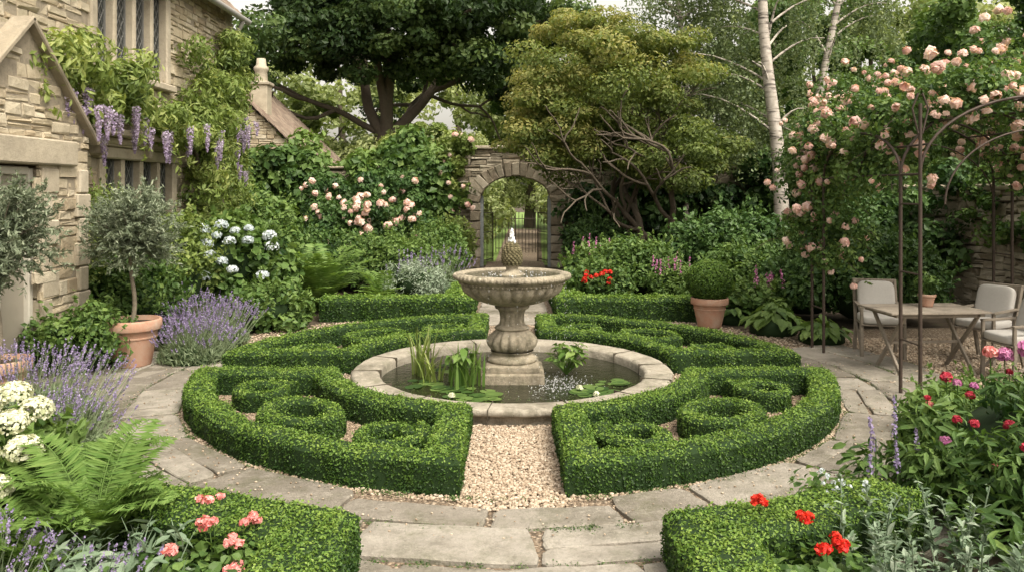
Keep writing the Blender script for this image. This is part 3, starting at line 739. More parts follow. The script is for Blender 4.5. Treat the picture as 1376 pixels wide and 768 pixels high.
def lavender(name,c,rad,h,n=420,sz=.016,mats=None,flen=.1,nl=18):
    mb=MB();c=np.array(c,float)
    K=2600;a=R.uniform(0,2*pi,K);rr=np.sqrt(R.random(K))*rad*.95;H=h*.62*np.sqrt(np.clip(1-(rr/rad)**2,.08,1))
    P=np.c_[c[0]+rr*np.cos(a),c[1]+rr*np.sin(a),H*R.uniform(.35,1,K)]
    out=np.c_[np.cos(a)*rr/rad,np.sin(a)*rr/rad,np.full(K,1.)]
    leaves(mb,P,R.normal(0,1,(K,3)),h*.17,h*.018+.004,R.normal(.5,.2,K),0,.1,.1,0,out)
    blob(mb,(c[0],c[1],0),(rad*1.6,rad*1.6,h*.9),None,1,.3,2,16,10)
    for _ in range(n):
        a_=R.uniform(0,2*pi);r_=math.sqrt(R.random())*rad*.9;hh=h*.5*math.sqrt(max(.1,1-(r_/rad)**2))
        b=c+np.array([r_*math.cos(a_),r_*math.sin(a_),hh]);d=nrm(np.array([math.cos(a_)*r_/rad*.8+R.normal(0,.15),math.sin(a_)*r_/rad*.8+R.normal(0,.15),1.]))
        L=h*.5*R.uniform(.5,1.2);e_=b+d*L
        sd=nrm(np.cross(d,[.3,1,0]))*.0022
        mb.add([b-sd,b+sd,e_+sd,e_-sd],[0,1,2,3],R.uniform(.3,.9),0)
        spike(mb,e_-d*flen*.2,d,flen*R.uniform(.5,1.2),nl,sz,1,.010)
    return mb.build(name,mats or [M_lavst,M_lav,M_boxcore])
def fern(name,c,n,L,t=.5,lean=1.,mat=M_fern,npin=34,ht=1.):
    mb=MB();c=np.array(c,float)
    for k in range(n):
        a=k*2*pi/n*1.618*3+R.normal(0,.2);ll=L*R.uniform(.7,1.1);d=np.array([math.cos(a),math.sin(a),0]);up=R.uniform(.55,1.15)
        q=np.linspace(0,1,npin);x=ll*lean*.8*q**1.3*(1.3-up*.5);z=ll*ht*up*(q*1.15-.5*q**2.6)
        C=c+d*x[:,None]+np.c_[np.zeros(npin),np.zeros(npin),z]
        tube(mb,C[::3],np.linspace(.006,.002,len(C[::3])),4,.6,0)
        T=nrm(np.gradient(C,axis=0));S=nrm(np.cross(T,[0,0,1.]));N=np.cross(S,T)
        w=ll*.2*np.sin(pi*np.clip(q*.88+.1,0,1))**.8
        for sg in(-1,1):
            D=nrm(S*sg+T*.35-np.array([0,0,.15]));
            leaves(mb,C+D*w[:,None]*.5,N*np.sign(N[:,2:3]),w*1.0,np.full(npin,ll/npin*.95),np.clip(R.normal(t,.1,npin)+.15*(q-.4),0,1),0,.15,.1,0,D,False,.08)
    return mb.build(name,mat)
def branch(mb,p,d,L,r,depth,ends,split=3,bend=.35,m=0,ang=.6,upb=.1,shr=.72):
    n=6;P=[np.array(p,float)];d=nrm(np.array(d,float))
    for i in range(n):
        d=nrm(d+R.normal(0,bend*.35,3)+np.array([0,0,upb*.3]));P.append(P[-1]+d*L/n)
    rad=np.linspace(r,r*.62,n+1);tube(mb,P,rad,9 if r>.08 else 5,.5,m)
    if depth==0:ends.append(P[-1]);ends.append(P[3]);return
    for k in range(split):
        a=nrm(R.normal(0,1,3));a=nrm(a-(a@d)*d);dd=nrm(d+a*ang*R.uniform(.6,1.4))
        branch(mb,P[-1] if k<2 else P[4],dd,L*shr*R.uniform(.8,1.15),r*.6,depth-1,ends,split,bend,m,ang,upb,shr)
# ---------------------------------------------------------------- trees
ok=empty('oak_tree');mb=MB();E=[]
P0=np.array([-5.0,31,0]);tube(mb,[P0,P0+[.1,0,1.2],P0+[0,0,2.8],P0+[.1,0,4.4]],[.75,.55,.48,.46],14)
for dx,dz,r_,L in((-.9,.75,.24,4.2),(.15,1,.28,4.2),(.95,.8,.24,4.2),(-.35,1.1,.2,4.5),(.6,.5,.15,3.5),(-1.1,.3,.14,3.4)):
    branch(mb,P0+[.1,0,4.2],(dx,R.normal(.1,.3),dz),L,r_,2,E,3,.5,0,.7)
mb.build('trunk',M_bark,ok)
mb=MB();E=np.array(E);C=np.r_[E,ell((-4.2,30.6,9.6),(6.8,4.0,4.6),150,.3,-.85),ell((-4.4,28.8,7.3),(6.3,1.6,2.0),44,.4,-.6)]
C=C[(C[:,2]>5.2+.5*np.abs(np.sin(C[:,0]*1.3)))&(C[:,2]<13)]
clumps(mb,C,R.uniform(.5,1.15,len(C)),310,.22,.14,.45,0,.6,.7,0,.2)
mb.build('foliage',M_oak,ok)
def tree(name,p,h,cr,mat,k=60,per=320,L=.26,W=.17,t0=.45,tr=.3,zc=None,flat=.75,barkm=M_bark,low=-.8):
    e_=empty(name);mb=MB();E=[];p=np.array(p,float)
    z1=h*.35;tube(mb,[p,p+[.1,0,z1*.5],p+[0,.1,z1]],[tr*1.3,tr,tr*.85],9)
    for i in range(4):branch(mb,p+[0,.1,z1],(R.normal(0,.6),R.normal(0,.5),1),h*.28,tr*.5,1,E,3,.5)
    mb.build('trunk',barkm,e_)
    mb=MB();c=p+[0,0,zc or h*.62];C=np.r_[ell(c,cr,k,.35,low)]
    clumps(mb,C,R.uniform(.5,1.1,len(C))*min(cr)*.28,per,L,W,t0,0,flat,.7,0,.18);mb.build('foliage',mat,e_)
e_=empty('background_trees');mb=MB();mt=MB()
for (x,y,h,r_,t) in((-22,42,13,5.5,.45),(-14,40,10.5,4.2,.6),(-10,46,12.5,4.3,.7),(1.0,46,10.5,3.8,.65),(6.0,42,9.5,3.6,.8),(12,44,12,4.6,.55),(18,40,12,4.6,.5),(24,44,13,5.5,.5),(-3.5,50,12.5,4.6,.7),(-28,46,14,6,.5),(31,48,14,6,.5),(8.5,52,11,4,.7)):
    tube(mt,[(x,y,0),(x+.2,y,h*.4),(x,y,h*.75)],[.35,.22,.1],8)
    C=ell((x,y,h*.56),(r_,r_*.7,h*.43),46,.4,-.95);clumps(mb,C,R.uniform(.6,1.4,len(C)),200,.34,.23,t,0,.75,.7,0,.18)
mb.build('foliage',M_far,e_);mt.build('trunks',M_bark,e_)
e_=empty('background_shrubs');mb=MB()
for _ in range(60):
    x=R.uniform(-20,24);y=R.uniform(26,34)
    if -2.0<x-.03*(y-24)<2.4 or (-12<x<-5.5 and y<29.5):continue
    C=ell((x,y,1.7),(1.8,1.2,2.2),9,.4,-.3);clumps(mb,C,.8,200,.2,.13,R.uniform(.2,.75),0,.9)
for x,y,z in((-1.0,36,1.6),(1.8,38,2.2),(-1.7,29,1.2),(2.3,30,1.4),(.3,46,2.5),(-2,42,2.5),(3,44,3)):
    C=ell((x,y,z),(1.1,1,z),14,.4,-.6);clumps(mb,C,.6,300,.14,.1,.9,0,.9)
mb.build('foliage',M_far,e_)
tree('lime_tree',(-3.0,27.0,0),4.9,(1.7,1.3,1.5),M_light,34,380,.16,.11,.5,.1)
tree('hazel_tree',(-9.2,34.5,0),6.6,(2.2,1.6,2.2),M_light,34,320,.2,.13,.6,.15)
tree('ash_tree',(2.0,35,0),10.5,(2.5,2.4,4.0),M_mid,40,300,.24,.15,.6,.25)
tree('lime_tree',(10.5,29,0),9.5,(3.0,2.8,4.0),M_mid,55,330,.22,.14,.6,.25)
tree('lime_tree',(15,25,0),9,(3.2,3,4.2),M_mid,60,330,.22,.14,.55,.25)
tree('holly_tree',(12.5,17,0),5.0,(1.9,2.6,2.1),M_dark,60,330,.14,.09,.6,.2)
mp=empty('japanese_maple');mb=MB();E=[];P0=np.array([3.55,19.3,0])
for dx,dy,r_,L in((-.55,.0,.11,2.2),(.1,-.1,.1,2.3),(.45,.1,.09,2.1),(-.3,.3,.09,2.4)):
    b_=P0+np.array([dx*.25,dy*.2,0]);branch(mb,b_,(dx*.85-.15,dy,1.5),L,r_,3,E,3,.45,0,.62,.05,.74)
mb.build('trunk',M_bark,mp)
mb=MB()
C=np.r_[ell((2.2,19.3,4.5),(2.25,1.8,1.95),95,.35,-.85),ell((1.3,19.0,3.6),(1.5,1.3,1.0),26,.4,-.9),ell((3.7,19,3.0),(1.6,1.2,.8),36,.4,-.8),ell((3.5,19.3,4.9),(1.5,1.3,1.2),28,.4,-.8),ell((1.6,19.6,5.7),(1.2,1,.7),14,.4)]
C+=R.normal(0,.14,C.shape)
cr=R.uniform(.28,.68,len(C))
for i in range(0,len(C)):
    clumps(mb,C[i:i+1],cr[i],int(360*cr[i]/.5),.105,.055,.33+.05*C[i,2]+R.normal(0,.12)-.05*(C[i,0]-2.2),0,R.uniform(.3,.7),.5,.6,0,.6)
mb.build('foliage',M_maple,mp)
m,nt,b,o=newmat('birch_bark')
g=nt.nodes.new('ShaderNodeNewGeometry');mp_=nt.nodes.new('ShaderNodeMapping');mp_.inputs['Scale'].default_value=(1.2,1.2,9)
nt.links.new(g.outputs['Position'],mp_.inputs['Vector'])
f=ramp(nt,nz(nt,1.6,6,mp_.outputs[0],.7),[(.5,(1,1,1)),(.62,(0,0,0))])
nt.links.new(mixc(nt,f,(.05,.04,.035),ramp(nt,nz(nt,8,5),[(.3,(.33,.29,.24)),(.7,(.55,.5,.44))])),b.inputs['Base Color']);b.inputs['Roughness'].default_value=.8
M_bb=m
def birch(P0,top,r_,ns,seed,clear=.0):
    e_=empty('silver_birch_tree');mb=MB();P0=np.array(P0,float);top=np.array(top,float);q=np.linspace(0,1,12)[:,None]
    C=P0+(top-P0)*q+np.c_[.12*np.sin(q[:,0]*7+seed),np.zeros(12),np.zeros(12)];tube(mb,C,np.linspace(r_,r_*.4,12),10)
    tips=[]
    for k in range(26):
        u=R.uniform(.32,1);p=P0+(top-P0)*u;a=R.uniform(0,6.3);L=R.uniform(1.2,2.4)*(1.25-u*.5);d=np.array([math.cos(a),math.sin(a)*.7+.45,.75])
        qq=np.linspace(0,1,6)[:,None];B=p+d*L*qq-np.array([0,0,1.])*.35*L*qq**2.5;tube(mb,B,np.linspace(.035,.01,6),5,.3,0)
        tips+=list(B[2:])
    mb.build('trunk',M_bb,e_);mb=MB();tips=np.array(tips)
    for _ in range(ns):
        p=tips[R.integers(len(tips))]+R.normal(0,.3,3);L=R.uniform(.8,2.3);n=int(L*30);qq=np.sort(R.random(n))[:,None]
        if p[1]<P0[1]+.25 and (abs(p[0]-(P0[0]+top[0])/2)<clear or R.random()<.35):continue
        P=p+np.c_[.12*np.sin(qq*3+p[0]),.1*np.sin(qq*2+p[1]),-L*qq]+R.normal(0,.06,(n,3))
        leaves(mb,P,R.normal(0,1,(n,3)),.09,.058,R.normal(.5,.15)+R.normal(0,.14,n),0,.3,.1,1.2)
    T2=tips+R.normal(0,.2,tips.shape);T2=T2[(T2[:,1]>P0[1]+.5)|(abs(T2[:,0]-(P0[0]+top[0])/2)>clear+.3)]
    clumps(mb,T2,.4,50,.09,.06,.55,0)
    mb.build('foliage',M_birch,e_)
birch((6.6,19.6,0),(6.15,19.6,9.5),.2,440,0,.45)
birch((7.6,21,0),(8.9,21,10),.14,340,2,.3)
birch((4.9,21.5,0),(4.5,21.8,8.0),.1,340,3)
# ---------------------------------------------------------------- wall climbers
def climber(name,box_,n,L,W,mat,t0,per=60,cr=.3,extra=None,topf=None,hi=False):
    (x0,x1),(y0,y1),(z0,z1)=box_;mb=MB()
    x=R.uniform(x0,x1,n);y=R.uniform(y0,y1,n);z=R.uniform(z0,z1,n)
    if topf is not None:
        k=z<topf(x);x,y,z=x[k],y[k],z[k]
    C=np.c_[x,y,z];clumps(mb,C,R.uniform(.6,1.3,len(C))*cr,per,L,W,t0+.0,0,.8,.5,.7,.17,.3,hi)
    mats=[mat]
    if extra:mats+=extra(mb,C)
    return mb.build(name,mats)
topf=lambda x:3.0+.3*np.sin(x*1.7)+.2*np.sin(x*4.1+1)
def ronc(n,r_,mm=M_pink,off=.36,front=(0,-1,.15)):
    def f(mb,C):
        for _ in range(n):
            c=C[R.integers(len(C))];d=nrm(R.normal(0,.6,3)+np.array(front));rose(mb,c+d*off,r_*R.uniform(.7,1.2),1,R.uniform(.4,.9))
        return [mm]
    return f
climber('climbing_vine',((-8.6,-1.7),(21.8,22.2),(.9,3.6)),220,.21,.18,M_mid,.5,100,.4,None,topf)
climber('ivy',((-6.1,-1.6),(22.9,23.8),(2.6,3.8)),85,.2,.16,M_mid,.7,90,.5,None,lambda x:topf(x)+.3)
climber('climbing_rose',((-4.9,-2.1),(18.9,19.6),(.8,1.75)),60,.12,.08,M_dark,.65,110,.32,ronc(85,.095,M_pink,.33,(0,-1,.45)))
climber('climbing_rose',((-5.4,-2.4),(20.4,21.2),(1.3,2.5)),50,.13,.085,M_dark,.65,110,.34,ronc(34,.09))
climber('ivy',((1.55,8.1),(21.5,22.1),(.8,3.4)),160,.2,.15,M_dark,.5,90,.4,None,lambda x:2.6+.5*np.sin(x*2))
climber('ivy',((7.2,8.0),(14.2,21.5),(.2,2.6)),130,.15,.11,M_dark,.55,110,.36,None,None)
climber('climbing_rose',((-2.1,-1.15),(21.9,22.3),(1.7,3.6)),20,.16,.11,M_light,.4,90,.24,ronc(16,.085))
climber('ivy',((7.95,8.15),(11.5,14.5),(1.2,2.5)),26,.09,.07,M_mid,.5,70,.22)
ws=empty('wisteria');mb=MB();C=[]
for y in np.linspace(8.9,15.2,64):
    C.append((-5.55+R.normal(0,.16),y,3.36+.25*math.sin(y*1.3)+R.normal(0,.2)+(.35 if y<10.4 else 0)))
for _ in range(120):
    y=R.uniform(14.2,16.8);C.append((-5.75+R.uniform(-.1,.35 if y<15.6 else .12),y,R.uniform(.9,4.6)-.2*(y-15)))
for _ in range(16):C.append((-5.72+R.normal(0,.06),R.uniform(15.8,16.7),R.uniform(4.2,5.2)))
C=np.array(C);clumps(mb,C,R.uniform(.2,.4,len(C)),130,.13,.045,.5,0,.75,.5,1.1,.18,.2)
for _ in range(90):
    c=C[R.integers(len(C))];L=R.uniform(.3,.8);n=26;q=R.random(n)[:,None];a=R.uniform(-1,1)
    P=c+np.c_[.25*q[:,0]*abs(a)+.1,.2*a*q[:,0],-L*q[:,0]**1.3]+R.normal(0,.03,(n,3));leaves(mb,P,R.normal(0,1,(n,3)),.12,.04,R.normal(.7,.15,n),0,.3,.1,1.)
def raceme(c,L,r_):
    n=int(230*L/.4);q=R.random(n);o_=R.normal(0,1,(n,3));o_[:,2]*=.2;o_=nrm(o_)
    P=np.array(c)+np.c_[np.zeros(n),np.zeros(n),-L*q]+o_*(r_*(1.05-q)**.7*R.uniform(.5,1,n))[:,None];leaves(mb,P,o_,.032,.03,R.normal(.5,.2,n)-.2*q+.15,1,.4,.1)
for y,z in [(9.7,3.35),(9.95,3.2),(10.05,3.45),(10.35,3.2),(10.9,3.1),(11.3,3.15),(11.6,3.05),(12.0,3.15),(12.4,3.0),(12.7,3.15),(13.0,3.1),(13.3,3.05),(13.7,3.2),(14.1,3.0),(14.5,3.2),(15.6,3.6),(15.9,3.4),(16.2,3.7),(15.2,2.9),(16.3,3.2),(16.1,2.6)]:
    for _ in range(2):raceme((-5.3+R.normal(0,.1)+(-.1 if y>14.8 else 0),y+R.normal(0,.1),z+R.normal(0,.08)),R.uniform(.28,.45),.065)
mb.build('foliage_and_racemes',[M_light,M_wis],ws)
mb=MB()
tube(mb,[(-5.75,14.8,0),(-5.7,14.7,.8),(-5.8,14.5,1.6),(-5.72,14.6,2.4),(-5.7,14.2,3.1),(-5.65,12.5,3.15),(-5.65,10.5,3.2),(-5.5,10.2,3.22)],[.07,.06,.055,.05,.045,.035,.025,.015],8)
tube(mb,[(-5.7,14.8,.6),(-5.6,15.4,1.8),(-5.75,15.8,3),(-5.7,16.4,4.4)],[.05,.045,.035,.02],8);mb.build('stem',M_bark,ws)
# ---------------------------------------------------------------- pots
def pot(mb,c,r,h,m=0):
    lathe(mb,[(0,.0),(r*.62,.0),(r*.64,.02),(r*.86,h*.74),(r*.87,h*.76),(r*.98,h*.78),(r,h*.8),(r,h*.97),(r*.97,h),(r*.88,h),(r*.86,h*.9),(0,h*.88)],c,40,None,.5,m)
    lathe(mb,[(r*.835,h*.6),(r*.85,h*.61),(r*.85,h*.64),(r*.845,h*.65)],c,40,None,.6,m)
def olive(c,pr,phh,ht,cr,n):
    e_=empty('potted_olive_tree');mb=MB();pot(mb,c,pr,phh);c=np.array(c,float)
    lathe(mb,[(0,phh*.9),(pr*.86,phh*.9)],c,24,None,.3,2)
    q=np.linspace(0,1,9)[:,None];T=c+np.array([0,0,phh*.88])+np.c_[.02*np.sin(q*6),.02*np.sin(q*5),q*(ht-phh-cr)];tube(mb,T,np.linspace(.03,.02,9),8,.5,1)
    top=T[-1]+np.array([0,0,.1]);E=[]
    for i in range(70):
        d=nrm(R.normal(0,1,3)+np.array([0,0,.2]));L=cr*R.uniform(.6,1.1);B=top+d*L*np.linspace(0,1,5)[:,None]+np.c_[np.zeros(5),np.zeros(5),.12*np.linspace(0,1,5)**2];tube(mb,B,np.linspace(.009,.003,5),4,.5,1);E.append(B)
    mb.build('pot_and_stem',[M_terra,M_barkpale,M_soil],e_);mb=MB()
    for B in E:
        for _ in range(int(n/70/22)):
            s_=B[R.integers(1,5)]+R.normal(0,.05,3);d=nrm(s_-top+R.normal(0,.25,3)+np.array([0,0,.15]));L=R.uniform(.1,.26);k=22;q=R.random(k)[:,None]
            D=d+R.normal(0,.55,(k,3));leaves(mb,s_+d*L*q+D*.02,R.normal(0,1,(k,3))+np.array([0,0,.5]),.062,.016,R.normal(.5,.22,k),0,.2,.15,0,D)
    mb.build('foliage',M_olive,e_)
olive((-4.6,9.65,.03),.335,.56,1.95,.46,26000)
olive((-4.92,7.6,.03),.3,.5,2.05,.5,24000)
e_=empty('potted_box_ball');mb=MB();pot(mb,(3.1,12.5,.01),.29,.46);mb.build('terracotta_pot',M_terra,e_)
mb=MB();blob(mb,(3.1,12.5,.72),(.66,.66,.62),None,1,.3,1,20,14)
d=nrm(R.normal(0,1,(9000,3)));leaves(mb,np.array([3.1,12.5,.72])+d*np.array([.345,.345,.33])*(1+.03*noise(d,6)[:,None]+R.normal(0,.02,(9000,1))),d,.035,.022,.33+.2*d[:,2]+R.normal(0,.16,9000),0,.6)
mb.build('box_ball',[M_box,M_boxcore],e_)
# ---------------------------------------------------------------- planting
lavender('lavender',(-4.15,6.75,0),.72,.74,420,.016)
lavender('lavender',(-3.45,6.15,0),.35,.55,130,.015)
lavender('lavender',(-3.95,9.9,0),.45,.56,260,.018)
lavender('lavender',(-4.1,10.8,0),.55,.66,300,.018)
lavender('lavender',(-4.7,11.3,0),.5,.7,180,.018)
lavender('lavender',(-2.6,3.85,0),.4,.46,110,.014)
shrub('laurel_shrub',(-5.2,10.9,.5),(.7,.7,.85),50,.25,130,.085,.05,M_mid,.5)
shrub('variegated_shrub',(-5.15,12.0,.8),(.65,.7,.95),50,.27,120,.09,.055,M_light,.4)
shrub('jasmine',(-5.45,10.6,1.3),(.25,.5,.9),24,.2,110,.07,.03,M_light,.45,core=False)
shrub('laurel_shrub',(-5.1,9.3,.3),(.55,.5,.45),26,.22,130,.08,.05,M_mid,.5)
def hyd_ex(pts,r_,m=2,mat=M_hyd,n=170,sz=.035):
    def f(mb):
        for p in pts:ballflower(mb,p,r_*R.uniform(.7,1.15),n,sz,m,R.uniform(.4,.75))
        return [mat]
    return f
hp=[]
while len(hp)<24:
    a=R.uniform(-1.2,1.2);zz=R.uniform(-.1,1.0);q=math.sqrt(max(0,1-max(zz,0)**2*.8))
    p=(-4.6+1.04*math.sin(a)*q,13.0-.88*math.cos(a)*q,.85+.8*zz)
    if all((p[0]-r[0])**2+(p[1]-r[1])**2+(p[2]-r[2])**2>.04 for r in hp):hp.append(p)
shrub('hydrangea',(-4.6,13.0,.8),(.95,.7,.8),60,.27,80,.15,.1,M_mid,.5,hyd_ex(hp,.105,n=220),-.6,hi=True)
shrub('hydrangea',(-3.7,12.3,.3),(.5,.5,.36),34,.2,80,.1,.07,M_mid,.6,None,-.6)
fern('fern',(-3.4,14.0,.05),40,1.5,.65,.85,ht=1.1)
fern('fern',(-2.3,14.2,.05),24,.95,.65,.9,ht=1.0)
shrub('rose_shrub',(-2.4,16.8,.5),(1.0,.8,.65),50,.28,120,.09,.06,M_mid,.6)
shrub('laurel_shrub',(-1.9,18.3,.6),(.8,.8,.7),50,.3,130,.1,.06,M_mid,.5)
shrub('fuchsia_shrub',(-4.3,17.5,.5),(1.6,.8,.65),80,.3,130,.1,.06,M_mid,.35)
shrub('viburnum_shrub',(-6,17.8,1.0),(1.2,1,1.1),80,.35,130,.13,.08,M_mid,.6)
shrub('viburnum_shrub',(-1.5,20.5,.6),(.45,.6,.7),40,.28,120,.1,.06,M_light,.4)
def spk(pts,L,n,sz,m=2,mat=M_lav,r=.03,t=.5):
    def f(mb):
        for p in pts:spike(mb,p,(R.normal(0,.1),R.normal(0,.1),1),L*R.uniform(.7,1.2),n,sz,m,r,t)
        return [mat]
    return f
def rp(c,s_,n): return [tuple(np.array(c)+R.uniform(-1,1,3)*np.array(s_)) for _ in range(n)]
shrub('artemisia',(-1.75,14.3,.46),(.55,.4,.34),40,.17,120,.07,.018,M_grey,.8,spk(rp((-1.75,14.2,.75),(.5,.3,.12),14),.26,26,.025,2,M_lav,.02),-.5)
lavender('catmint',(-1.35,15.6,0),.4,1.0,90,.022,[M_lavst,M_lav,M_boxcore])
shrub('geranium',(1.6,14.4,.42),(.6,.4,.35),40,.18,110,.07,.06,M_mid,.5,hyd_ex(rp((1.5,14.0,.6),(.38,.15,.12),11),.05,2,M_red,60,.04),-.6)
shrub('peony_shrub',(2.3,15.0,.55),(.8,.6,.6),60,.24,100,.11,.05,M_mid,.55)
shrub('salvia',(2.9,14.3,.4),(.45,.4,.35),34,.18,100,.08,.04,M_mid,.55,spk(rp((2.85,14.1,.72),(.4,.25,.08),12),.24,28,.028,2,M_mag,.022),-.6)
shrub('foxglove',(1.7,16.4,.45),(.6,.5,.45),30,.24,90,.12,.07,M_mid,.55,spk(rp((1.75,16.2,.85),(.5,.3,.1),9),.34,32,.035,2,M_mag,.03),-.6)
shrub('viburnum_shrub',(2.1,19.8,.7),(.7,.7,.8),50,.3,120,.1,.06,M_dark,.65)
shrub('camellia_shrub',(4.6,16.6,.75),(1.4,.9,.85),100,.32,130,.12,.08,M_dark,.65)
shrub('camellia_shrub',(6.8,15.6,.8),(1.3,1,1.0),110,.33,130,.12,.08,M_dark,.55)
shrub('laurel_shrub',(4.4,14.5,.5),(.9,.6,.55),70,.24,120,.1,.06,M_mid,.45)
shrub('foxglove',(4.1,13.0,.3),(.5,.4,.33),30,.2,90,.11,.07,M_mid,.55,spk(rp((4.1,12.8,.5),(.3,.2,.1),9),.33,34,.036,2,M_mag,.03),-.6)
def hosta(name,c,n,L,mat,t=.6,R0=.35,h=.35):
    mb=MB();c=np.array(c,float);a=R.uniform(0,6.3,n);q=np.sqrt(R.random(n));D=np.c_[np.cos(a),np.sin(a),.25-.5*q]
    P=c+np.c_[np.cos(a)*q*R0,np.sin(a)*q*R0,h*(1.05-q*.55)*R.uniform(.7,1.1,n)];leaves(mb,P,D*.45+np.array([0,0,1.]),L,L*.6,R.normal(t,.16,n),0,.18,.12,0,D,True,.15)
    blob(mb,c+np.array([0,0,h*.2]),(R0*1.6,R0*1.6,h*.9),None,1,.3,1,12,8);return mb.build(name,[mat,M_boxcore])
hosta('hosta',(3.9,11.9,0),100,.22,M_mid,.75,.45,.42)
hosta('hosta',(4.35,11.2,0),80,.2,M_mid,.7,.4,.34)
hosta('hosta',(3.55,12.9,0),60,.2,M_mid,.6,.35,.4)
shrub('laurel_shrub',(5.7,12.8,.6),(1.2,.7,.75),100,.27,130,.1,.06,M_dark,.6)
shrub('laurel_shrub',(4.9,13.2,.5),(.7,.5,.6),60,.25,130,.1,.06,M_dark,.7)
shrub('hydrangea',(7.5,8.9,.55),(.5,.7,.8),50,.22,90,.12,.08,M_mid,.55,hyd_ex(rp((7.0,8.8,1.1),(.2,.6,.35),14),.1,2,M_white,110,.04),-.6)
pts=[(-3.16,4.75,.84),(-2.96,4.7,.76),(-3.18,4.5,.68),(-2.98,4.45,.66),(-2.82,4.6,.64),(-3.06,4.25,.52),(-3.34,4.8,.76),(-2.84,4.35,.5),(-3.24,4.4,.53),(-3.06,4.9,.88),(-2.9,4.85,.8),(-2.9,4.2,.4)]
def ex(mb):
    for p in pts:ballflower(mb,p,.105,460,.027,2,.5)
    return [M_white]
shrub('hydrangea',(-3.2,4.85,.34),(.44,.42,.32),50,.15,55,.12,.075,M_mid,.55,ex,-.6,hi=True)
shrub('hydrangea',(-2.95,4.15,.16),(.36,.3,.18),36,.12,40,.13,.08,M_mid,.65,None,-.6,hi=True)
fern('fern',(-2.4,4.55,.05),38,1.06,.6,.62,M_fern,56,.92)
fern('fern',(-2.55,4.2,.03),22,.8,.6,.7,M_fern,50,.85)
shrub('euonymus_shrub',(-3.75,5.75,.18),(.45,.4,.24),30,.14,100,.04,.025,M_light,.5)
def geran(heads,c,r=.035,sz=.024,n=110):
    mb=MB();c=np.array(c,float)
    for h in heads:
        h=np.array(h,float);b=np.array([h[0]*.6+c[0]*.4,h[1]*.6+c[1]*.4,.05]);q=np.linspace(0,1,5)[:,None];tube(mb,b+(h-b)*q+(q*(1-q))*np.array([.05,0,0]),.003,5,.6,0)
        for _ in range(5):ballflower(mb,h+R.normal(0,r*.45,3)*np.array([1,1,.5]),r*.5,n//5,sz,1,R.uniform(.4,.75),.7,.5)
    return mb
def gleaves(mb,c,r,n,L,W,t=.5,h=.25,m=0):
    c=np.array(c,float);a=R.uniform(0,6.3,n);q=np.sqrt(R.random(n));P=c+np.c_[np.cos(a)*q*r[0],np.sin(a)*q*r[1],h*R.uniform(.25,1,n)]
    leaves(mb,P,np.c_[np.cos(a)*.4,np.sin(a)*.4,np.ones(n)],L,W,R.normal(t,.18,n),m,.4,.12,0,None,True)
H=[(-1.62,4.3,.47),(-1.38,4.28,.38),(-1.44,4.1,.33),(-1.6,4.2,.38),(-1.36,3.95,.26),(-1.72,4.05,.3)]
mb=geran(H,(-1.55,4.15,0),.048,.024,150);gleaves(mb,(-1.6,4.1,.03),(.32,.3),300,.06,.055,.5,.28);mb.build('pink_geranium',[M_mid,M_cor])
mb=MB();gleaves(mb,(-2.0,4.0,.03),(.35,.4),260,.12,.035,.5,.34);blades(mb,(-2.0,4.0,.03),60,.4,.012,.15,.5,.5);mb.build('lambs_ear',M_grey)
mb=MB();gleaves(mb,(-1.75,3.6,.03),(.5,.35),300,.08,.05,.45,.3);mb.build('geranium',M_mid)
lavender('salvia',(-2.0,3.7,0),.3,.42,40,.014,[M_grey,M_lav,M_boxcore])
H=[(1.38,4.42,.4),(1.6,4.38,.34),(1.58,4.0,.33),(1.72,4.15,.3)]
mb=geran(H,(1.6,4.15,0),.055,.026,170);gleaves(mb,(1.55,4.1,.03),(.32,.35),340,.065,.06,.5,.26);mb.build('red_geranium',[M_mid,M_red])
mb=MB()
for _ in range(40):
    b=np.array([R.uniform(1.8,2.6),R.uniform(3.7,4.6),.0]);h=R.uniform(.28,.52);d=nrm(np.array([R.normal(0,.2),R.normal(0,.2),1.]))
    tube(mb,[b,b+d*h],.004,5,.6,0);n=26;q=np.sort(R.uniform(.1,1,n));a=R.uniform(0,6.3,n);D=np.c_[np.cos(a),np.sin(a),.6*np.ones(n)+q]
    L=.12*(1.15-q*.7);P=b+d*(q*h)[:,None]+nrm(D)*L[:,None]*.5;leaves(mb,P,np.c_[-np.cos(a)*.6,-np.sin(a)*.6,np.ones(n)],L,L*.33,R.normal(.5,.22,n),0,.2,.12,0,D,True,.12)
mb.build('lambs_ear',M_grey)
mb=MB();gleaves(mb,(2.1,5.0,.03),(.35,.25),260,.06,.045,.55,.3)
for x,y in((1.93,4.75),(2.0,4.82),(2.1,4.7),(1.9,4.9)):
    for _ in range(5):ballflower(mb,(x+R.normal(0,.03),y,.36+R.normal(0,.03)),.014,14,.018,1,.7)
mb.build('cranesbill',[M_mid,M_hyd])
mb=MB();gleaves(mb,(2.55,5.25,.0),(.4,.35),360,.09,.04,.5,.42)
for x,y,z in((2.33,5.1,.55),(2.42,5.0,.45),(2.5,5.2,.6),(2.25,5.0,.42),(2.6,5.1,.5)):
    tube(mb,[(x,y,.1),(x,y,z)],.004,5,.5,0);spike(mb,(x,y,z-.08),(R.normal(0,.08),0,1),R.uniform(.18,.28),70,.02,1,.018)
mb.build('salvia',[M_mid,M_lav])
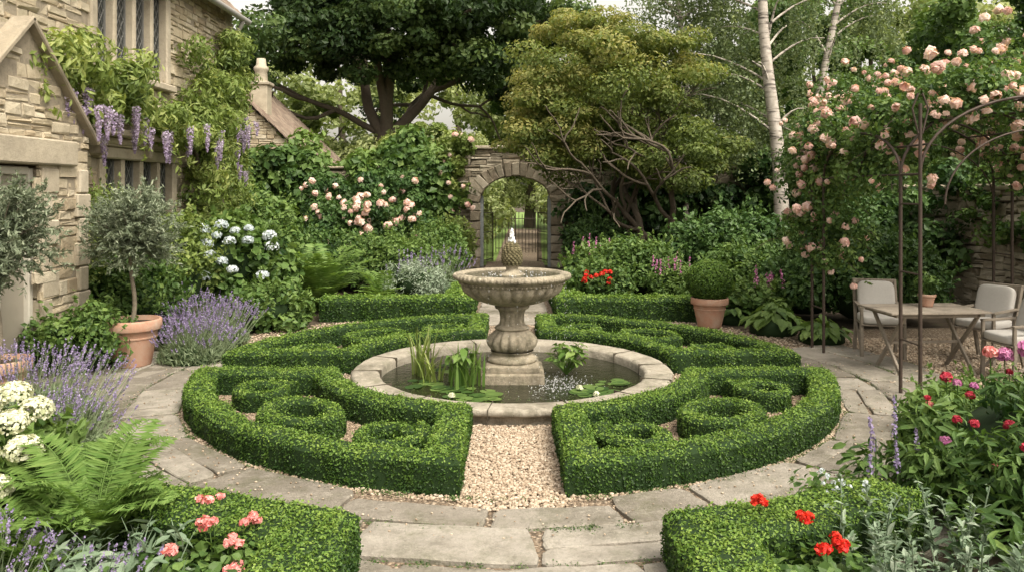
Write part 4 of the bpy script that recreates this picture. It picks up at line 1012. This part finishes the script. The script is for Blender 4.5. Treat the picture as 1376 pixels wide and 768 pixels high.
def peony():
    mb=MB();blob(mb,(3.45,5.2,.3),(1.2,1.4,.8),None,1,.2,2,16,10,.1)
    C=ell((3.4,5.15,.42),(.8,.95,.46),95,.5,-.5);clumps(mb,C,.18,100,.1,.026,.45,0,1,.5,.4,.16,.4,True)
    tops=[]
    for p in C:
        if p[2]>.45 and R.random()<.7:tops.append(p+np.array([R.normal(0,.06),-.08+R.normal(0,.06),R.uniform(.14,.24)]))
    for p in tops:
        m_,r_=((1,.022),(1,.032),(1,.028),(4,.026),(1,.038),(3,.03),(1,.024))[R.integers(7)]
        tube(mb,[(p[0]+.03,p[1]+.03,p[2]-.3),p],.004,5,.5,0);ballflower(mb,p,r_,110,r_*.75,m_,R.uniform(.2,.5),.9,.35)
    for p,m_,r_ in (((2.93,5.05,.66),1,.03),((2.72,5.0,.56),3,.035),((3.0,4.8,.72),1,.035),((2.85,4.7,.5),4,.025),((3.5,5.4,1.06),3,.065),((3.4,5.5,1.0),3,.055),((3.3,5.5,1.02),4,.045)):
        tube(mb,[(p[0]+.05,p[1]+.02,.3),p],.004,5,.5,0);ballflower(mb,p,r_,130,r_*.7,m_,.5,.9,.3)
    return mb.build('peony_shrub',[M_mid,M_crim,M_boxcore,M_mag,M_cor])
peony()
shrub('laurel_shrub',(3.9,6.7,.22),(.42,.45,.26),40,.16,130,.07,.03,M_mid,.5)
shrub('euphorbia',(4.9,6.6,.28),(.6,.5,.35),40,.2,130,.07,.03,M_mid,.55)
mb=MB();gleaves(mb,(2.95,4.3,.0),(.55,.5),560,.12,.035,.5,.42);mb.build('peony_shrub',M_mid)
# ---------------------------------------------------------------- arbour
ar=empty('rose_arbour');mb=MB();AX=4.05;BX=6.5
def rod(p,r_=.016):tube(mb,p,r_,7,.5,0)
for x in(AX,BX):
    for y in(7.9,8.3,10.35,10.75):rod([(x,y,0),(x,y,2.3)],.019)
    for y in(7.9,10.35):
        for z in(.6,1.3,2.0):rod([(x,y,z),(x,y+.4,z)],.009)
    for y0,y1 in((8.3,10.35),):
        th=np.linspace(0,pi,17);rod([(x,(y0+y1)/2-(y1-y0)/2*math.cos(a),2.3+.5*math.sin(a)) for a in th])
th=np.linspace(0,pi,25)
for y in(7.9,8.3,9.3,10.35,10.75):
    rod([(( AX+BX)/2-(BX-AX)/2*math.cos(a),y,2.3+.78*math.sin(a)) for a in th],.015)
for y in(7.9,10.35):rod([((AX+BX)/2-(BX-AX)/2*.8*math.cos(a),y,2.0+.75*math.sin(a)) for a in th],.01)
for a in np.linspace(0,pi,9):
    rod([((AX+BX)/2-(BX-AX)/2*math.cos(a),y,2.3+.78*math.sin(a)) for y in(7.9,9.3,10.75)],.012)
rod([(AX,7.9,2.3),(AX,7.9,3.0)],.018)
for s_ in(-1,1):
    rod([(AX+s_*.02,7.9,2.7),(AX+s_*.08,7.9,2.95),(AX+s_*.02,7.9,3.1)],.01)
mb.build('iron_frame',M_iron,ar)
mb=MB();C=[]
for _ in range(150):
    a=R.uniform(0,pi);y=R.uniform(9.6,12.2);C.append((5.85-1.75*math.cos(a)+R.normal(0,.13),y,2.35+1.25*math.sin(a)+R.normal(0,.18)))
for _ in range(50):C.append((AX+.15+R.normal(0,.16),R.uniform(10.2,11.3),R.uniform(1.2,2.8)))
for _ in range(60):C.append((R.uniform(6.2,7.6),R.uniform(9.2,12),R.uniform(2.3,3.6)))
for _ in range(76):
    a=R.uniform(.5,pi-.2);C.append((5.28-1.25*math.cos(a)+R.normal(0,.1),R.uniform(8.0,9.8),2.3+.85*math.sin(a)+R.uniform(0,.35)))
for _ in range(26):C.append((AX+R.normal(.15,.13),R.uniform(8.7,10.3),R.uniform(2.2,3.0)))
C=np.array(C);clumps(mb,C,R.uniform(.14,.34,len(C)),120,.066,.042,.5,0,.85,.5,.6,.18,.3)
for _ in range(190):
    c=C[R.integers(len(C))];d=nrm(R.normal(0,1,3)*[1,1,.5]+np.array([0,0,.35]));L=R.uniform(.3,.75);q=np.linspace(0,1,6)[:,None]
    B=c+d*L*q-np.array([0,0,1.])*L*.5*q**2;tube(mb,B,.004,4,.5,2);n=22;k=R.integers(1,6,n);leaves(mb,B[k]+R.normal(0,.035,(n,3)),R.normal(0,1,(n,3))+np.array([0,0,1]),.06,.036,R.normal(.65,.15,n),0,.3)
for _ in range(360):
    c=C[R.integers(len(C))];d=nrm(R.normal(0,.8,3)-np.array([.5,.9,-.2]));cc=c+d*R.uniform(.27,.38)
    for _q in range(R.integers(1,3)):rose(mb,cc+R.normal(0,.08,3),R.uniform(.035,.075),1,R.uniform(.3,.85))
mb.build('climbing_roses',[M_mid,M_pink,M_bark],ar)
# ---------------------------------------------------------------- furniture
def table(c,rot):
    e_=empty('garden_table');mb=MB();M=rz(rot);c=np.array(c,float)
    T=lambda p:M@np.array(p,float)+c
    for k in range(8):box(mb,T((0,-.33+k*.094,.735)),(1.2,.086,.025),M,.004,R.uniform(.4,.9))
    for x in(-.5,.5):box(mb,T((x,0,.705)),(.06,.7,.035),M,.004,.5)
    for y in(-.3,.3):box(mb,T((0,y,.7)),(.95,.03,.045),M,.004,.5)
    for x in(-.44,.44):
        beam(mb,T((x,-.3,0)),T((x,.3,.69)),.03,.045);beam(mb,T((x+.035,.3,0)),T((x+.035,-.3,.69)),.03,.045)
    beam(mb,T((-.44,0,.345)),T((.44,0,.345)),.03,.03)
    mb.build('slatted_top_and_legs',M_wood,e_)
def chair(c,rot):
    e_=empty('garden_chair');mb=MB();M=rz(rot);c=np.array(c,float);T=lambda p:M@np.array(p,float)+c
    for y in(-.25,.25):
        beam(mb,T((.24,y,0)),T((.22,y,.44)),.04,.04);beam(mb,T((-.3,y,0)),T((-.2,y,.42)),.04,.04)
        beam(mb,T((-.2,y,.4)),T((-.36,y,.93)),.035,.045);beam(mb,T((.25,y,.64)),T((-.27,y,.66)),.05,.025)
        beam(mb,T((.23,y,.44)),T((.23,y,.63)),.035,.035)
        beam(mb,T((.24,y,.1)),T((-.2,y,.4)),.025,.03)
    for k in range(6):box(mb,T((-.19+k*.083,0,.425)),(.07,.5,.02),M,.004,R.uniform(.3,.8))
    for k in range(6):
        f=k/5;y=-.2+.4*f;beam(mb,T((-.215,y,.46)),T((-.35,y,.9)),.03,.015)
    beam(mb,T((-.36,-.27,.92)),T((-.36,.27,.92)),.04,.06)
    blob(mb,T((.02,0,.485)),(.5,.5,.11),M,.35,.5,1,32,14);blob(mb,T((-.225,0,.72)),(.11,.46,.44),M@ry(-.3),.4,.5,1,32,14)
    mb.build('frame_and_cushions',[M_wood,M_cush],e_)
table((4.85,9.4,.012),.08)
chair((4.75,10.3,.012),-pi/2-.25)
chair((5.68,8.95,.012),pi+.1)
chair((5.9,9.95,.012),pi+.5)
mb=MB();pot(mb,(4.95,9.5,.76),.1,.15);blades(mb,(4.95,9.5,.88),26,.32,.014,.03,.7,.5,1)
clumps(mb,ell((4.95,9.5,1.05),(.13,.13,.12),10,.3),.06,40,.05,.03,.5,1);mb.build('potted_plant',[M_terra,M_mid])
# ---------------------------------------------------------------- camera, light, world
cam=bpy.data.cameras.new('camera');co=bpy.data.objects.new('camera',cam);sc.collection.objects.link(co)
cam.sensor_width=36;cam.lens=28.0;co.location=(0,0,2.13);co.rotation_euler=(pi/2,0,0);cam.shift_y=-.0923;cam.clip_end=600;cam.clip_start=.05
sc.camera=co
EL=math.radians(56);AZ=math.radians(140)
sd=np.array([math.sin(AZ)*math.cos(EL),math.cos(AZ)*math.cos(EL),math.sin(EL)])
L=bpy.data.lights.new('sun','SUN');L.energy=3.3;L.angle=math.radians(26);L.color=(1,.95,.85);lo=bpy.data.objects.new('sun',L);sc.collection.objects.link(lo)
from mathutils import Vector
lo.rotation_euler=Vector(sd).to_track_quat('Z','Y').to_euler()
w=bpy.data.worlds.new('World');sc.world=w;w.use_nodes=True;nt=w.node_tree
bg=nt.nodes['Background'];sky=nt.nodes.new('ShaderNodeTexSky');sky.sky_type='NISHITA';sky.sun_disc=False
sky.sun_elevation=EL;sky.sun_rotation=AZ;sky.dust_density=5;sky.air_density=1.2
hs=nt.nodes.new('ShaderNodeHueSaturation');hs.inputs['Saturation'].default_value=.2;hs.inputs['Value'].default_value=2.0
nt.links.new(sky.outputs[0],hs.inputs['Color'])
mx=nt.nodes.new('ShaderNodeMix');mx.data_type='RGBA';mx.blend_type='MULTIPLY';mx.inputs[0].default_value=1;mx.inputs[7].default_value=(1.08,1.0,.88,1)
nt.links.new(hs.outputs[0],mx.inputs[6]);nt.links.new(mx.outputs[2],bg.inputs[0]);bg.inputs[1].default_value=.15
sc.view_settings.view_transform='Standard';sc.view_settings.look='None';sc.view_settings.exposure=0
print('FACES',sum(len(m.polygons) for m in bpy.data.meshes))
